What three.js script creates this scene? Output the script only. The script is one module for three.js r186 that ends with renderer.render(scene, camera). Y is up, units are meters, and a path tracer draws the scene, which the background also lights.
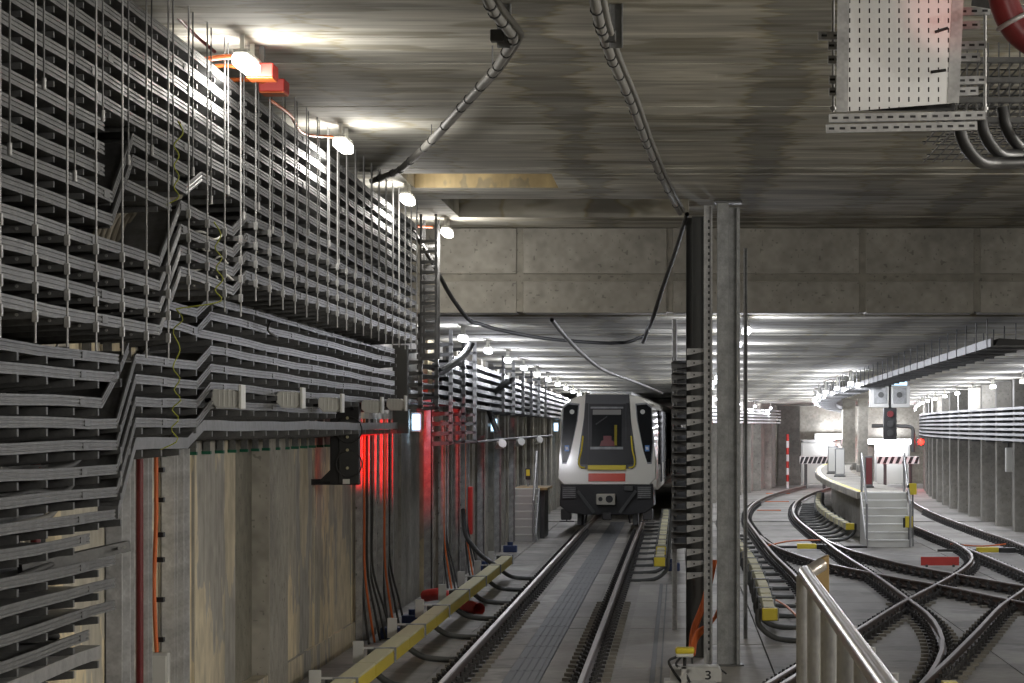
import * as THREE from 'three';
import { mergeGeometries } from 'three/addons/utils/BufferGeometryUtils.js';
import { RoundedBoxGeometry } from 'three/addons/geometries/RoundedBoxGeometry.js';
import { TextGeometry } from 'three/addons/geometries/TextGeometry.js';
import { FontLoader } from 'three/addons/loaders/FontLoader.js';

// ---------- camera, exposure ----------
const H = 2.77, F = 3000, VX = 677, VY = 426;      // eye height above the rails; focal length and vanishing point in pixels of 1024x683
const scene = new THREE.Scene();
scene.background = new THREE.Color(0x000000);
const camera = new THREE.PerspectiveCamera(2 * Math.atan(341.5 / F) * 180 / Math.PI, 1024 / 683, 0.1, 400);
camera.position.set(0, H, 0);
camera.lookAt(0, H, -10);
camera.setViewOffset(1024, 683, 512 - VX, 341.5 - VY, 1024, 683);
const renderer = new THREE.WebGLRenderer();
renderer.toneMapping = THREE.LinearToneMapping;
renderer.toneMappingExposure = 1.0;
renderer.shadowMap.enabled = true;
const LAMP = { upper: 5.5, hall: 9.5, side: 15, near: 68, walk: 14, island: 22 };     // candela of one lamp of each row
const WARM = 0xfffaf2, COOL = 0xf4f6ff;

// ---------- helpers ----------
let seed = 7;
const rnd = () => { seed = (seed * 1664525 + 1013904223) >>> 0; return seed / 4294967296; };
const rr = (a, b) => a + (b - a) * rnd();
const V = (x, y, d) => new THREE.Vector3(x, y, -d);
const at = (px, py, d) => V((px - VX) * d / F, H - (py - VY) * d / F, d);   // a point at distance d
const taken = {};
const numbered = n => { const k = taken[n] = (taken[n] ?? -1) + 1; return k ? n + '_' + String(k).padStart(3, '0') : n; };
function uvMetres(g) {                                // uv in metres by the way each face points
  g = g.index ? g.toNonIndexed() : g;
  const p = g.attributes.position, n = g.attributes.normal, uv = new Float32Array(p.count * 2);
  for (let i = 0; i < p.count; i++) {
    const ax = Math.abs(n.getX(i)), ay = Math.abs(n.getY(i)), az = Math.abs(n.getZ(i));
    if (ay >= ax && ay >= az) { uv[2 * i] = p.getX(i); uv[2 * i + 1] = p.getZ(i); }
    else if (ax >= az) { uv[2 * i] = p.getZ(i); uv[2 * i + 1] = p.getY(i); }
    else { uv[2 * i] = p.getX(i); uv[2 * i + 1] = p.getY(i); }
  }
  for (const k of Object.keys(g.attributes)) if (!['position', 'normal'].includes(k)) g.deleteAttribute(k);
  g.setAttribute('uv', new THREE.BufferAttribute(uv, 2));
  return g;
}
const merge = gs => { gs = [gs].flat(3).map(uvMetres); return gs.length > 1 ? mergeGeometries(gs) : gs[0]; };
function mesh(name, gs, m, parent = scene) {
  const o = new THREE.Mesh(merge(gs), m);
  o.name = parent === scene ? numbered(name) : name;
  parent.add(o); return o;
}
function put(name, geo, m, parent, x = 0, y = 0, d = 0, turn = 0) {   // shares a finished geometry
  const o = new THREE.Mesh(geo, m); o.name = parent === scene ? numbered(name) : name;
  o.position.set(x, y, -d); o.rotation.y = turn; parent.add(o); return o;
}
function tag(o, label, category, group) { o.userData = { label, category }; if (group) o.userData.group = group; return o; }
function thing(name, label, category, group, [x, y, d] = [0, 0, 0]) {
  const o = new THREE.Group(); o.name = numbered(name); o.position.set(x, y, -d); scene.add(o);
  return tag(o, label, category, group);
}
function struct(name, gs, m) { const o = gs ? mesh(name, gs, m) : new THREE.Group(); if (!gs) { o.name = numbered(name); scene.add(o); } o.userData = { kind: 'structure' }; return o; }
function copy(o, x, y, d, turn = 0) { const c = o.clone(); c.name = numbered(o.name.replace(/_\d\d\d$/, '')); c.position.set(x, y, -d); c.rotation.y = turn; scene.add(c); return c; }
const box = (x0, x1, y0, y1, d0, d1) => new THREE.BoxGeometry(Math.abs(x1 - x0), Math.abs(y1 - y0), Math.abs(d1 - d0)).translate((x0 + x1) / 2, (y0 + y1) / 2, -(d0 + d1) / 2);
const rbox = (x0, x1, y0, y1, d0, d1, r = 0.01, s = 1) => new RoundedBoxGeometry(Math.abs(x1 - x0), Math.abs(y1 - y0), Math.abs(d1 - d0), s, r).translate((x0 + x1) / 2, (y0 + y1) / 2, -(d0 + d1) / 2);
function cyl(a, b, r, seg = 8, r2 = r) {
  const dir = b.clone().sub(a), g = new THREE.CylinderGeometry(r2, r, dir.length(), seg);
  g.applyQuaternion(new THREE.Quaternion().setFromUnitVectors(new THREE.Vector3(0, 1, 0), dir.normalize()));
  return g.translate((a.x + b.x) / 2, (a.y + b.y) / 2, (a.z + b.z) / 2);
}
const tube = (pts, r, n = 24, seg = 7) => new THREE.TubeGeometry(new THREE.CatmullRomCurve3(pts), n, r, seg);
function bar(a, b, w, h) {                            // a rectangular bar between two points
  const dir = b.clone().sub(a), g = new THREE.BoxGeometry(w, h, dir.length());
  const m = new THREE.Matrix4().lookAt(a, b, new THREE.Vector3(0, 1, 0));
  return g.applyMatrix4(m).translate((a.x + b.x) / 2, (a.y + b.y) / 2, (a.z + b.z) / 2);
}
function hexa(p) {                                    // p: 4 bottom, then 4 top corners, both counterclockwise seen from above
  const f = [[0, 3, 2, 1], [4, 5, 6, 7], [0, 1, 5, 4], [1, 2, 6, 5], [2, 3, 7, 6], [3, 0, 4, 7]], a = [];
  for (const [i, j, k, l] of f) for (const q of [i, j, k, i, k, l]) a.push(p[q].x, p[q].y, p[q].z);
  const g = new THREE.BufferGeometry(); g.setAttribute('position', new THREE.Float32BufferAttribute(a, 3)); g.computeVertexNormals(); return g;
}
const slab = (x0, x1, d0, d1, y0, y1, t) => hexa([V(x0, y0, d0), V(x1, y0, d0), V(x1, y1, d1), V(x0, y1, d1), V(x0, y0 + t, d0), V(x1, y0 + t, d0), V(x1, y1 + t, d1), V(x0, y1 + t, d1)]);
function sweep(prof, pts) {                           // closed profile [side, up] carried along pts
  const n = prof.length, a = [], ring = pts.map((p, i) => {
    const q0 = pts[Math.max(0, i - 1)], q1 = pts[Math.min(pts.length - 1, i + 1)];
    let tx = q1.x - q0.x, tz = q1.z - q0.z; const l = Math.hypot(tx, tz) || 1; tx /= l; tz /= l;
    return prof.map(([s, u]) => new THREE.Vector3(p.x - tz * s, p.y + u, p.z + tx * s));
  });
  const tri = (p, q, r) => a.push(p.x, p.y, p.z, q.x, q.y, q.z, r.x, r.y, r.z);
  for (let i = 0; i + 1 < ring.length; i++) for (let j = 0; j < n; j++) {
    const k = (j + 1) % n; tri(ring[i][j], ring[i][k], ring[i + 1][k]); tri(ring[i][j], ring[i + 1][k], ring[i + 1][j]);
  }
  const caps = THREE.ShapeUtils.triangulateShape(prof.map(([s, u]) => new THREE.Vector2(s, u)), []), e = ring.length - 1;
  for (const [i, j, k] of caps) { tri(ring[0][i], ring[0][k], ring[0][j]); tri(ring[e][i], ring[e][j], ring[e][k]); }
  const g = new THREE.BufferGeometry(); g.setAttribute('position', new THREE.Float32BufferAttribute(a, 3)); g.computeVertexNormals(); return g;
}
const smooth = (pts, n) => new THREE.CatmullRomCurve3(pts).getPoints(n);
function extrude(pts, depth, bevel = 0) {             // outline in x,y; front face towards the camera at z = 0
  const s = new THREE.Shape(pts.map(([x, y]) => new THREE.Vector2(x, y)));
  const g = new THREE.ExtrudeGeometry(s, { depth, bevelEnabled: bevel > 0, bevelSize: bevel, bevelThickness: bevel, bevelSegments: 2, steps: 1 });
  return g.translate(0, 0, -depth);
}
const ones = ['', 'first', 'second', 'third', 'fourth', 'fifth', 'sixth', 'seventh', 'eighth', 'ninth', 'tenth', 'eleventh', 'twelfth', 'thirteenth', 'fourteenth', 'fifteenth', 'sixteenth', 'seventeenth', 'eighteenth', 'nineteenth'];
const nth = n => n < 20 ? ones[n] : n % 10 ? (n < 30 ? 'twenty-' : 'thirty-') + ones[n % 10] : n === 20 ? 'twentieth' : 'thirtieth';
const ordinal = ['lowest', 'second lowest', 'third lowest', 'fourth lowest', 'fifth lowest', 'sixth lowest', 'seventh lowest', 'eighth lowest', 'ninth lowest', 'tenth lowest', 'eleventh lowest', 'twelfth lowest', 'thirteenth lowest', 'fourteenth lowest', 'fifteenth lowest', 'sixteenth lowest'];

// ---------- textures ----------
const hash = (x, y, s) => { let h = Math.imul(x, 374761393) + Math.imul(y, 668265263) + Math.imul(s, 362437); h = Math.imul(h ^ (h >>> 13), 1274126177); return ((h ^ (h >>> 16)) >>> 0) / 4294967296; };
function vnoise(x, y, px, py, s) {
  const xi = Math.floor(x), yi = Math.floor(y), fx = x - xi, fy = y - yi, u = fx * fx * (3 - 2 * fx), v = fy * fy * (3 - 2 * fy);
  const w = (a, m) => ((a % m) + m) % m, a = w(xi, px), b = w(xi + 1, px), c = w(yi, py), d = w(yi + 1, py);
  return (hash(a, c, s) * (1 - u) + hash(b, c, s) * u) * (1 - v) + (hash(a, d, s) * (1 - u) + hash(b, d, s) * u) * v;
}
function fbm(u, v, fx, fy, oct, s) { let r = 0, a = 0.5, t = 0; for (let o = 0; o < oct; o++) { r += a * vnoise(u * fx, v * fy, fx, fy, s + o); t += a; a *= 0.55; fx *= 2; fy *= 2; } return r / t; }
function texture(w, h, sx, sy, fn, linear) {
  const d = new Uint8Array(w * h * 4);
  for (let j = 0; j < h; j++) for (let i = 0; i < w; i++) {
    const c = fn((i + 0.5) / w, (j + 0.5) / h), k = 4 * (j * w + i);
    for (let q = 0; q < 3; q++) d[k + q] = Math.max(0, Math.min(255, 255 * (Array.isArray(c) ? c[q] : c))); d[k + 3] = 255;
  }
  const t = new THREE.DataTexture(d, w, h); t.wrapS = t.wrapT = THREE.RepeatWrapping; t.magFilter = THREE.LinearFilter; t.minFilter = THREE.LinearMipmapLinearFilter; t.generateMipmaps = true;
  if (!linear) t.colorSpace = THREE.SRGBColorSpace; t.repeat.set(1 / sx, 1 / sy); t.needsUpdate = true; return t;
}
const ss = (a, b, x) => { x = Math.max(0, Math.min(1, (x - a) / (b - a))); return x * x * (3 - 2 * x); };
// cast concrete: mottled grey with pores
const texConcrete = texture(512, 512, 4, 4, (u, v) => {
  let g = 0.62 + 0.26 * (fbm(u, v, 4, 4, 5, 1) - 0.5) + 0.12 * (fbm(u, v, 40, 40, 2, 9) - 0.5);
  if (fbm(u, v, 120, 120, 1, 30) > 0.9) g *= 0.8; return [g, g * 0.985, g * 0.95];
});
// ceiling soffit, 18 m across and 24 m along: board streaks across, seepage stains with ragged brown rims along the joints
const stainX = [0.9, 2.35, 3.45, 4.6, 5.75, 7.3, 8.9, 10.4, 12.1, 13.7, 15.4, 17];
const texCeiling = texture(1280, 1280, 18, 24, (u, v) => {
  const x = u * 18;
  let g = 0.70 + 0.30 * (fbm(u, v, 10, 80, 4, 3) - 0.5) + 0.26 * (fbm(u, v, 9, 10, 5, 5) - 0.5) + 0.20 * (fbm(u, v, 30, 300, 2, 8) - 0.5);
  let rim = 0;
  for (let k = 0; k < stainX.length; k++) {
    const ragged = 0.5 * (fbm(u, v, 8, 26, 4, 40 + k) - 0.5) + 0.9 * (fbm(u, v, 26, 150, 3, 60 + k) - 0.5);
    const e = Math.abs(x - stainX[k] + 0.3 * (fbm(u, v, 4, 10, 3, 20 + k) - 0.5)) - (0.02 + 0.34 * fbm(u, v, 3, 14, 3, 80 + k)) - ragged * 0.45;
    const inside = 1 - ss(-0.03, 0.03, e); g *= 1 - (k % 3 === 1 ? 0.08 : 0.2) * inside; rim = Math.max(rim, Math.exp(-Math.pow((e - 0.01) / 0.035, 2)));
  }
  const pale = ss(0.6, 0.68, fbm(u, v, 14, 70, 4, 120)); g += 0.08 * pale;
  const damp = ss(0.58, 0.66, fbm(u, v, 16, 60, 4, 140)); g *= 1 - 0.1 * damp; rim = Math.max(rim, 0.5 * damp);
  return [g * (1 - 0.10 * rim), g * (0.99 - 0.125 * rim), g * (0.95 - 0.2 * rim)];
});
// rough wall boards: vertical drips, tan skin flaking off grey
const texBoards = texture(1024, 1024, 6, 6, (u, v) => {
  const st = fbm(u, v, 60, 4, 4, 11), b = fbm(u, v, 8, 3, 5, 13), edge = 0.22 * (fbm(u, v, 50, 30, 3, 19) - 0.5), f = ss(0.50, 0.53, b + edge + 0.1 * (st - 0.5));
  const g = 0.80 + 0.20 * (st - 0.5) + 0.22 * (fbm(u, v, 40, 30, 4, 17) - 0.5) + 0.14 * (fbm(u, v, 6, 6, 3, 29) - 0.5);
  const c0 = [0.99, 0.945, 0.84], c1 = [0.82, 0.81, 0.785]; return [0, 1, 2].map(i => g * (c0[i] * (1 - f) + c1[i] * f));
});
const texFloor = texture(1024, 1024, 8, 8, (u, v) => {
  let g = 0.66 + 0.22 * (fbm(u, v, 5, 5, 5, 21) - 0.5) + 0.16 * (fbm(u, v, 16, 4, 4, 23) - 0.5) + 0.1 * (fbm(u, v, 90, 90, 2, 25) - 0.5);
  const st = ss(0.58, 0.66, fbm(u, v, 7, 5, 4, 27)); g *= 1 - 0.16 * st; return [g, g * 0.985, g * 0.955];
});
const texZinc = texture(256, 256, 0.8, 0.8, (u, v) => { const g = 0.84 + 0.26 * (fbm(u, v, 10, 10, 4, 31) - 0.5) + 0.08 * (fbm(u, v, 60, 60, 1, 33) - 0.5); return [g, g * 1.0, g * 1.0]; });
const texRust = texture(256, 256, 1, 1, (u, v) => { const g = fbm(u, v, 8, 8, 4, 35); return [0.55 + 0.35 * g, 0.5 + 0.3 * g, 0.46 + 0.25 * g]; });
// perforated sheet: rows of slots cut through
const texSlots = texture(128, 128, 0.05, 0.1, (u, v) => { const x = Math.abs(((u * 1) % 1) - 0.5) * 0.05, y = Math.abs(((v * 2) % 1) - 0.5) * 0.05; return x < 0.0035 && y < 0.0125 ? 0 : 1; }, true);

// ---------- materials ----------
const M = (o) => { const { c, map, rough = 0.8, metal = 0, ...r } = o; const m = new THREE.MeshStandardMaterial({ roughness: rough, metalness: metal, ...r }); if (c) m.color.setRGB(...c); if (map) m.map = map; return m; };
const mat = {
  ceiling: M({ c: [0.95, 0.945, 0.92], map: texCeiling, rough: 0.85 }),
  concrete: M({ c: [0.74, 0.735, 0.71], map: texConcrete, rough: 0.88 }),
  concreteBrown: M({ c: [0.6, 0.58, 0.51], map: texConcrete, rough: 0.9 }),
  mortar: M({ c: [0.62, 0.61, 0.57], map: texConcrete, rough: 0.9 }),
  concretePale: M({ c: [1, 0.98, 0.92], map: texConcrete, rough: 0.85 }),
  boards: M({ c: [1, 0.96, 0.86], map: texBoards, rough: 0.9 }),
  boardsGrey: M({ c: [0.86, 0.85, 0.83], map: texBoards, rough: 0.9 }),
  floor: M({ c: [0.61, 0.6, 0.575], map: texFloor, rough: 0.75 }),
  floor2: M({ c: [0.53, 0.52, 0.5], map: texFloor, rough: 0.75 }),
  floor3: M({ c: [0.68, 0.67, 0.645], map: texFloor, rough: 0.7 }),
  subfloor: M({ c: [0.12, 0.115, 0.11], rough: 0.95 }),
  strip: M({ c: [0.10, 0.105, 0.11], rough: 0.7 }),
  zinc: M({ c: [0.215, 0.218, 0.219], map: texZinc, rough: 0.5, metal: 0.22 }),
  zincDark: M({ c: [0.15, 0.152, 0.153], map: texZinc, rough: 0.55, metal: 0.25 }),  // zinc kept darker for the arms, their shading put into the colour
  zincPale: M({ c: [0.48, 0.48, 0.475], map: texZinc, rough: 0.42, metal: 0.25 }),
  silver: M({ c: [0.72, 0.725, 0.73], map: texZinc, rough: 0.45, metal: 0.1 }),
  steelGrey: M({ c: [0.36, 0.37, 0.37], map: texZinc, rough: 0.5, metal: 0.15 }),
  rail: M({ c: [0.17, 0.14, 0.12], map: texRust, rough: 0.55, metal: 0.35 }),
  railTop: M({ c: [0.27, 0.24, 0.215], rough: 0.48, metal: 0.6 }),
  clip: M({ c: [0.045, 0.043, 0.042], rough: 0.6, metal: 0.3 }),
  pad: M({ c: [0.2, 0.185, 0.155], rough: 0.85 }),
  yellow: M({ c: [0.7, 0.56, 0.035], rough: 0.5 }),
  dullTan: M({ c: [0.46, 0.43, 0.27], rough: 0.85 }),  // one even tan for cover tops and beige covers
  black: M({ c: [0.012, 0.012, 0.013], rough: 0.5 }),
  rubber: M({ c: [0.03, 0.03, 0.03], rough: 0.6 }),
  darkArm: M({ c: [0.06, 0.062, 0.06], rough: 0.55 }),
  orange: M({ c: [0.6, 0.13, 0.025], rough: 0.5 }),
  red: M({ c: [0.55, 0.035, 0.025], rough: 0.5 }),
  pipeRed: M({ c: [0.13, 0.01, 0.013], rough: 0.4 }),
  green: M({ c: [0.0, 0.09, 0.045], rough: 0.5 }),
  earth: M({ c: [0.42, 0.45, 0.05], rough: 0.5 }),
  plasticGrey: M({ c: [0.48, 0.48, 0.46], rough: 0.5 }),
  plasticPale: M({ c: [0.62, 0.62, 0.58], rough: 0.5 }),
  cableGrey: M({ c: [0.2, 0.195, 0.18], rough: 0.6 }),
  cableBrown: M({ c: [0.2, 0.18, 0.14], rough: 0.6 }),
  blue: M({ c: [0.02, 0.04, 0.12], rough: 0.5 }),
  white: M({ c: [0.8, 0.8, 0.78], rough: 0.6 }),
  wood: M({ c: [0.55, 0.43, 0.25], map: texBoards, rough: 0.8 }),
  woodDark: M({ c: [0.2, 0.15, 0.09], map: texBoards, rough: 0.85 }),
  glow: M({ c: [1, 1, 1], rough: 0.4, emissive: new THREE.Color(WARM), emissiveIntensity: 6 }),
  glowCool: M({ c: [1, 1, 1], rough: 0.4, emissive: new THREE.Color(COOL), emissiveIntensity: 5 }),
  glowRed: M({ c: [0.3, 0.02, 0.02], rough: 0.4, emissive: new THREE.Color(1, 0.03, 0.02), emissiveIntensity: 6 }),
  glowBlue: M({ c: [0.4, 0.6, 0.8], rough: 0.4, emissive: new THREE.Color(0.55, 0.8, 1), emissiveIntensity: 1.5 }),
  shell: new THREE.MeshPhysicalMaterial({ color: new THREE.Color().setRGB(0.78, 0.76, 0.68), roughness: 0.3, clearcoat: 0.6, clearcoatRoughness: 0.15 }),
  glass: new THREE.MeshPhysicalMaterial({ color: new THREE.Color().setRGB(0.012, 0.013, 0.014), roughness: 0.25, specularIntensity: 0.3 }),
  pane: new THREE.MeshPhysicalMaterial({ color: new THREE.Color().setRGB(0.75, 0.8, 0.78), roughness: 0.03, transmission: 1, thickness: 0 }),
  slots: M({ c: [0.6, 0.6, 0.59], rough: 0.4, metal: 0.35, alphaMap: texSlots, alphaTest: 0.5 }),
};

// ---------- lamps ----------
const C1 = 2 * H;                                     // height of the high ceiling
const c2 = d => H + 1.58 - 0.0054 * (d - 42);         // height of the low ceiling beyond the beam
function lamp(x, y, d, cd, turn, group, label, cool) {
  const t = thing('batten_lamp', label, 'lamp', group, [x, y, d]);
  t.rotation.y = turn;
  mesh('housing', rbox(-0.055, 0.055, 0.02, 0.05, -0.36, 0.36, 0.012), mat.plasticPale, t);
  for (const q of [-0.25, 0.25]) mesh('stem', box(-0.015, 0.015, 0.05, (d < 42 ? C1 : c2(d)) - y + 0.002, q - 0.015, q + 0.015), mat.plasticPale, t);
  mesh('diffuser', [rbox(-0.06, 0.06, -0.07, 0.02, -0.37, 0.34, 0.028, 2)], cool ? mat.glowCool : mat.glow, t);
  mesh('end_cap', [rbox(-0.055, 0.055, -0.065, 0.04, 0.34, 0.37, 0.008)], mat.plasticGrey, t);
  const l = new THREE.PointLight(cool ? COOL : WARM, cd); l.position.set(x, y - 0.2, -d); l.shadow.radius = 6; l.castShadow = true; l.name = numbered('lamp_light'); scene.add(l);
  return t;
}
const bend = (d, k) => k * Math.max(0, d - 85) ** 2;
const RK = 0.0013, RK2 = 0.0009;
const rightX = d => 9.75 + bend(d, 0.0007);

[21.5, 27.7, 34.3, 40.2].forEach((d, i) => lamp(-3.08, C1 - 0.16, d, LAMP.upper, 0, 'batten lamps over the suspended trays', nth(4 - i) + ' glowing lamp above the suspended tray block, counted from the beam'));
for (let d = 47; d < 112; d += 6.2) lamp(-3.35, c2(d) - 0.16, d, LAMP.hall, 0, 'batten lamps over the left wall trays', nth(Math.round((d - 47) / 6.2) + 1) + ' glowing lamp past the beam above the wall trays beside the train', 1);
for (let d = 43.2; d < 92; d += 6.2) lamp(1.0, c2(d) - 0.18, d, LAMP.hall, 0, 'batten lamps behind the steel column', nth(Math.round((d - 43.2) / 6.2) + 1) + ' glowing lamp past the beam in line behind the steel column', 1);
for (const d of [10, 17, 24]) lamp(8.6, C1 - 0.2, d, LAMP.near, 0, 'added unseen lamps over the far track', 'added unseen batten lamp on the high ceiling over the far track');  // out of view, added to light the left wall and tray fronts
for (const d of [3, 8.5]) lamp(2.8, C1 - 0.2, d, LAMP.walk, 0, 'added unseen lamps over the walkway', 'added unseen batten lamp on the high ceiling beside the walkway');  // unseen too, put in to brighten the hung sheet and the ceiling
let lampNo = 1;
for (let d = 48; d < 148; d += d < 80 ? 7.5 : 6) { const y = c2(d) - 0.2; lamp(rightX(d) - 0.75, y, d, LAMP.side, Math.atan2(-(rightX(d + 1) - rightX(d - 1)), 2), 'batten lamps along the finned right wall', nth(lampNo++) + ' glowing lamp past the beam above the trays of the finned wall', 1); }

// ---------- the setting ----------
{ // floor slabs in strips, joints open down to a dark bed
  const fl = struct('floor', box(-6, 16, -0.6, -0.25, -8, 160), mat.subfloor);
  const strips = [[-4.45, -3.62], [-3.6, -2.92], [-2.3, -2.02], [-1.58, -1.3], [-0.68, 0.18], [0.2, 1.15], [1.17, 4.1], [4.12, 6.1], [6.12, 8.4], [8.42, 9.95]];
  for (const [x0, x1] of strips) for (let d = -8, k = 0; d < 92; k++) {
    const l = [3.2, 2.6, 3.9][k % 3], w = Math.min(x1 - x0, 4);
    mesh('panel', slab(x0, x1, d + 0.012, d + l - 0.012, -0.18 + rr(-0.003, 0.003), -0.18 + rr(-0.003, 0.003), -0.12 + 0.0001), [mat.floor, mat.floor2, mat.floor3][Math.floor(rnd() * 3)], fl); d += l;
  }
  for (const [x0, x1] of [[-4.45, 0.6], [0.62, 16]]) for (let d = 93; d < 156; d += 7) mesh('panel', box(x0, x1, -0.3, -0.18, d + 0.01, d + 6.99), rnd() < 0.5 ? mat.floor : mat.floor3, fl);
  mesh('rail_bed', [box(-2.92, -2.3, -0.3, -0.185, -8, 92), box(-1.3, -0.68, -0.3, -0.185, -8, 92)], mat.floor2, fl);
  for (const [x0, x1] of [[-2.02, -1.58]]) for (let d = 20; d < 92; d += 2) mesh('grating', [box(x0 + 0.01, x1 - 0.01, -0.3, -0.17, d + 0.02, d + 1.98), ...[0.08, 0.17, 0.26, 0.35].map(q => box(x0 + q, x0 + q + 0.03, -0.17, -0.16, d + 0.03, d + 1.97))], mat.strip, fl);
}
{ // high ceiling: cast strips with open joints and two pockets
  const ce = struct('ceiling', box(-6, 11, C1 + 0.25, C1 + 0.6, -8, 42.3), mat.ceiling);
  const edges = []; for (let d = -8; d < 32.4; d += 1.55) edges.push(d); edges.push(33, 34.9, 36.7, 39.9, 42);
  for (let i = 0; i + 1 < edges.length; i++) {
    const a = edges[i] + 0.01, b = edges[i + 1] - 0.01, y = C1 + rr(0, 0.012);
    const spans = edges[i] === 33 ? [[-5, -3.05], [-1.38, 10.4]] : edges[i] === 36.7 ? [[-5, -2.9], [0.15, 10.4]] : [[-5, 10.4]];
    for (const [x0, x1] of spans) mesh('panel', box(x0, x1, y, C1 + 0.27, a, b), mat.ceiling, ce);
  }
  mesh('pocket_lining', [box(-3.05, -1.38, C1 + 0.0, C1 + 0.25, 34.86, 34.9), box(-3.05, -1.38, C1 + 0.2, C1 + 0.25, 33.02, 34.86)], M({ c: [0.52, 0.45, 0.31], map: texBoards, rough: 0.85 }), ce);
}
{ // downstand beam of cast blocks
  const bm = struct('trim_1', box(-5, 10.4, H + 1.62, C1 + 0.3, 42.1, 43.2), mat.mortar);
  const xs = [-5, -3.7, -2.2, -0.1, 2.6, 4.2, 7.2, 10.4];
  for (let i = 0; i + 1 < xs.length; i++) for (const [y0, y1] of [[H + 1.58, H + 2.03], [H + 2.13, C1]]) mesh('block', rbox(xs[i] + 0.045, xs[i + 1] - 0.045, y0, y1, 42 + rr(0, 0.02), 42.6, 0.012), mat.concrete, bm);
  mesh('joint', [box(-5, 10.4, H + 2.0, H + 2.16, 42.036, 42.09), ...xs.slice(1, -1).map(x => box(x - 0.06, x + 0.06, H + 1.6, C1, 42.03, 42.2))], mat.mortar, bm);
}
{ // low ceiling, falling gently away
  const ce = struct('ceiling', slab(-6, 18, 42.5, 160, c2(42.5) + 0.2, c2(160) + 0.2, 0.4), mat.ceiling);
  for (let d = 43.2; d < 158; d += 2.6) { const y = rr(0, 0.03); mesh('panel', slab(-5, 18, d + 0.012, d + 2.588, c2(d) + y, c2(d + 2.6) + y, 0.22), mat.ceiling, ce); }
}
const WL = -4.4;
{ // left wall: tall cast panels of several kinds
  const w = struct('wall_left', box(WL - 0.9, WL - 0.25, -0.4, 6.2, -8, 160), mat.concrete);
  const cut = [[-8, 6, 'boards', 0], [6, 14, 'boards', 0], [14, 20, 'boardsGrey', 0], [20, 25.4, 'boards', 0.02], [25.4, 27.2, 'boards', 0], [27.2, 29.7, 'boardsGrey', 0.03], [29.7, 31.9, 'concreteBrown', -0.12], [31.9, 33.4, 'concretePale', 0.07], [33.4, 34.6, 'boards', 0.01], [34.6, 36.2, 'boardsGrey', 0.0], [36.2, 38.2, 'boards', 0.03], [38.2, 40.4, 'boardsGrey', 0.01], [40.4, 42.6, 'boards', 0.02], [42.6, 45.2, 'concrete', -0.15], [45.2, 49.5, 'concrete', -0.2], [49.5, 53, 'concrete', -0.15]];
  for (const [a, b, k, o] of cut) mesh('panel', rbox(WL - 0.3, WL + o, -0.3, C1 + 0.3, a + 0.01, b - 0.01, 0.01), mat[k], w);
  for (let d = 53, i = 0; d < 112; i++) { const l = [1.2, 0.9, 1.7, 0.6][i % 4]; mesh('panel', rbox(WL - 0.3, WL + [0.0, 0.1, -0.04, 0.12][i % 4], -0.3, 4.5, d, d + l, 0.01), [mat.boards, mat.concretePale, mat.boardsGrey, mat.concrete][i % 4], w); d += l; }
  mesh('skirting', [box(WL - 0.1, WL + 0.05, -0.3, 0.12, 26, 42.5)], mat.boardsGrey, w);
}
struct('wall_back', box(-6, 11, -0.6, 6.2, -8.4, -8), mat.concrete);
{ // right wall: fins and bays following the curve
  const w = struct('wall_right', box(10.1, 10.5, -0.6, 6.2, -8, 70), mat.concrete);
  for (let d = -8; d < 70; d += 13) mesh('bay', box(9.8, 10.2, -0.3, 5.8, d, d + 12.9), mat.concrete, w);
  for (let d = 69.6; d < 156; d += 4.7) {
    const x0 = rightX(d), x1 = rightX(d + 4.7);
    mesh('bay', hexa([V(x0 + 0.1, -0.3, d), V(x0 + 0.6, -0.3, d), V(x1 + 0.6, -0.3, d + 4.7), V(x1 + 0.1, -0.3, d + 4.7), V(x0 + 0.1, 4.7, d), V(x0 + 0.6, 4.7, d), V(x1 + 0.6, 4.7, d + 4.7), V(x1 + 0.1, 4.7, d + 4.7)]), mat.concrete, w);
    mesh('fin', rbox(x0 - 0.34, x0 + 0.3, -0.3, c2(d) - 0.02, d, d + 0.4, 0.02), mat.concrete, w);
  }
}
struct('wall_far', [box(-6, 18, -0.6, 4.8, 154, 155)], mat.concretePale);
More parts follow.
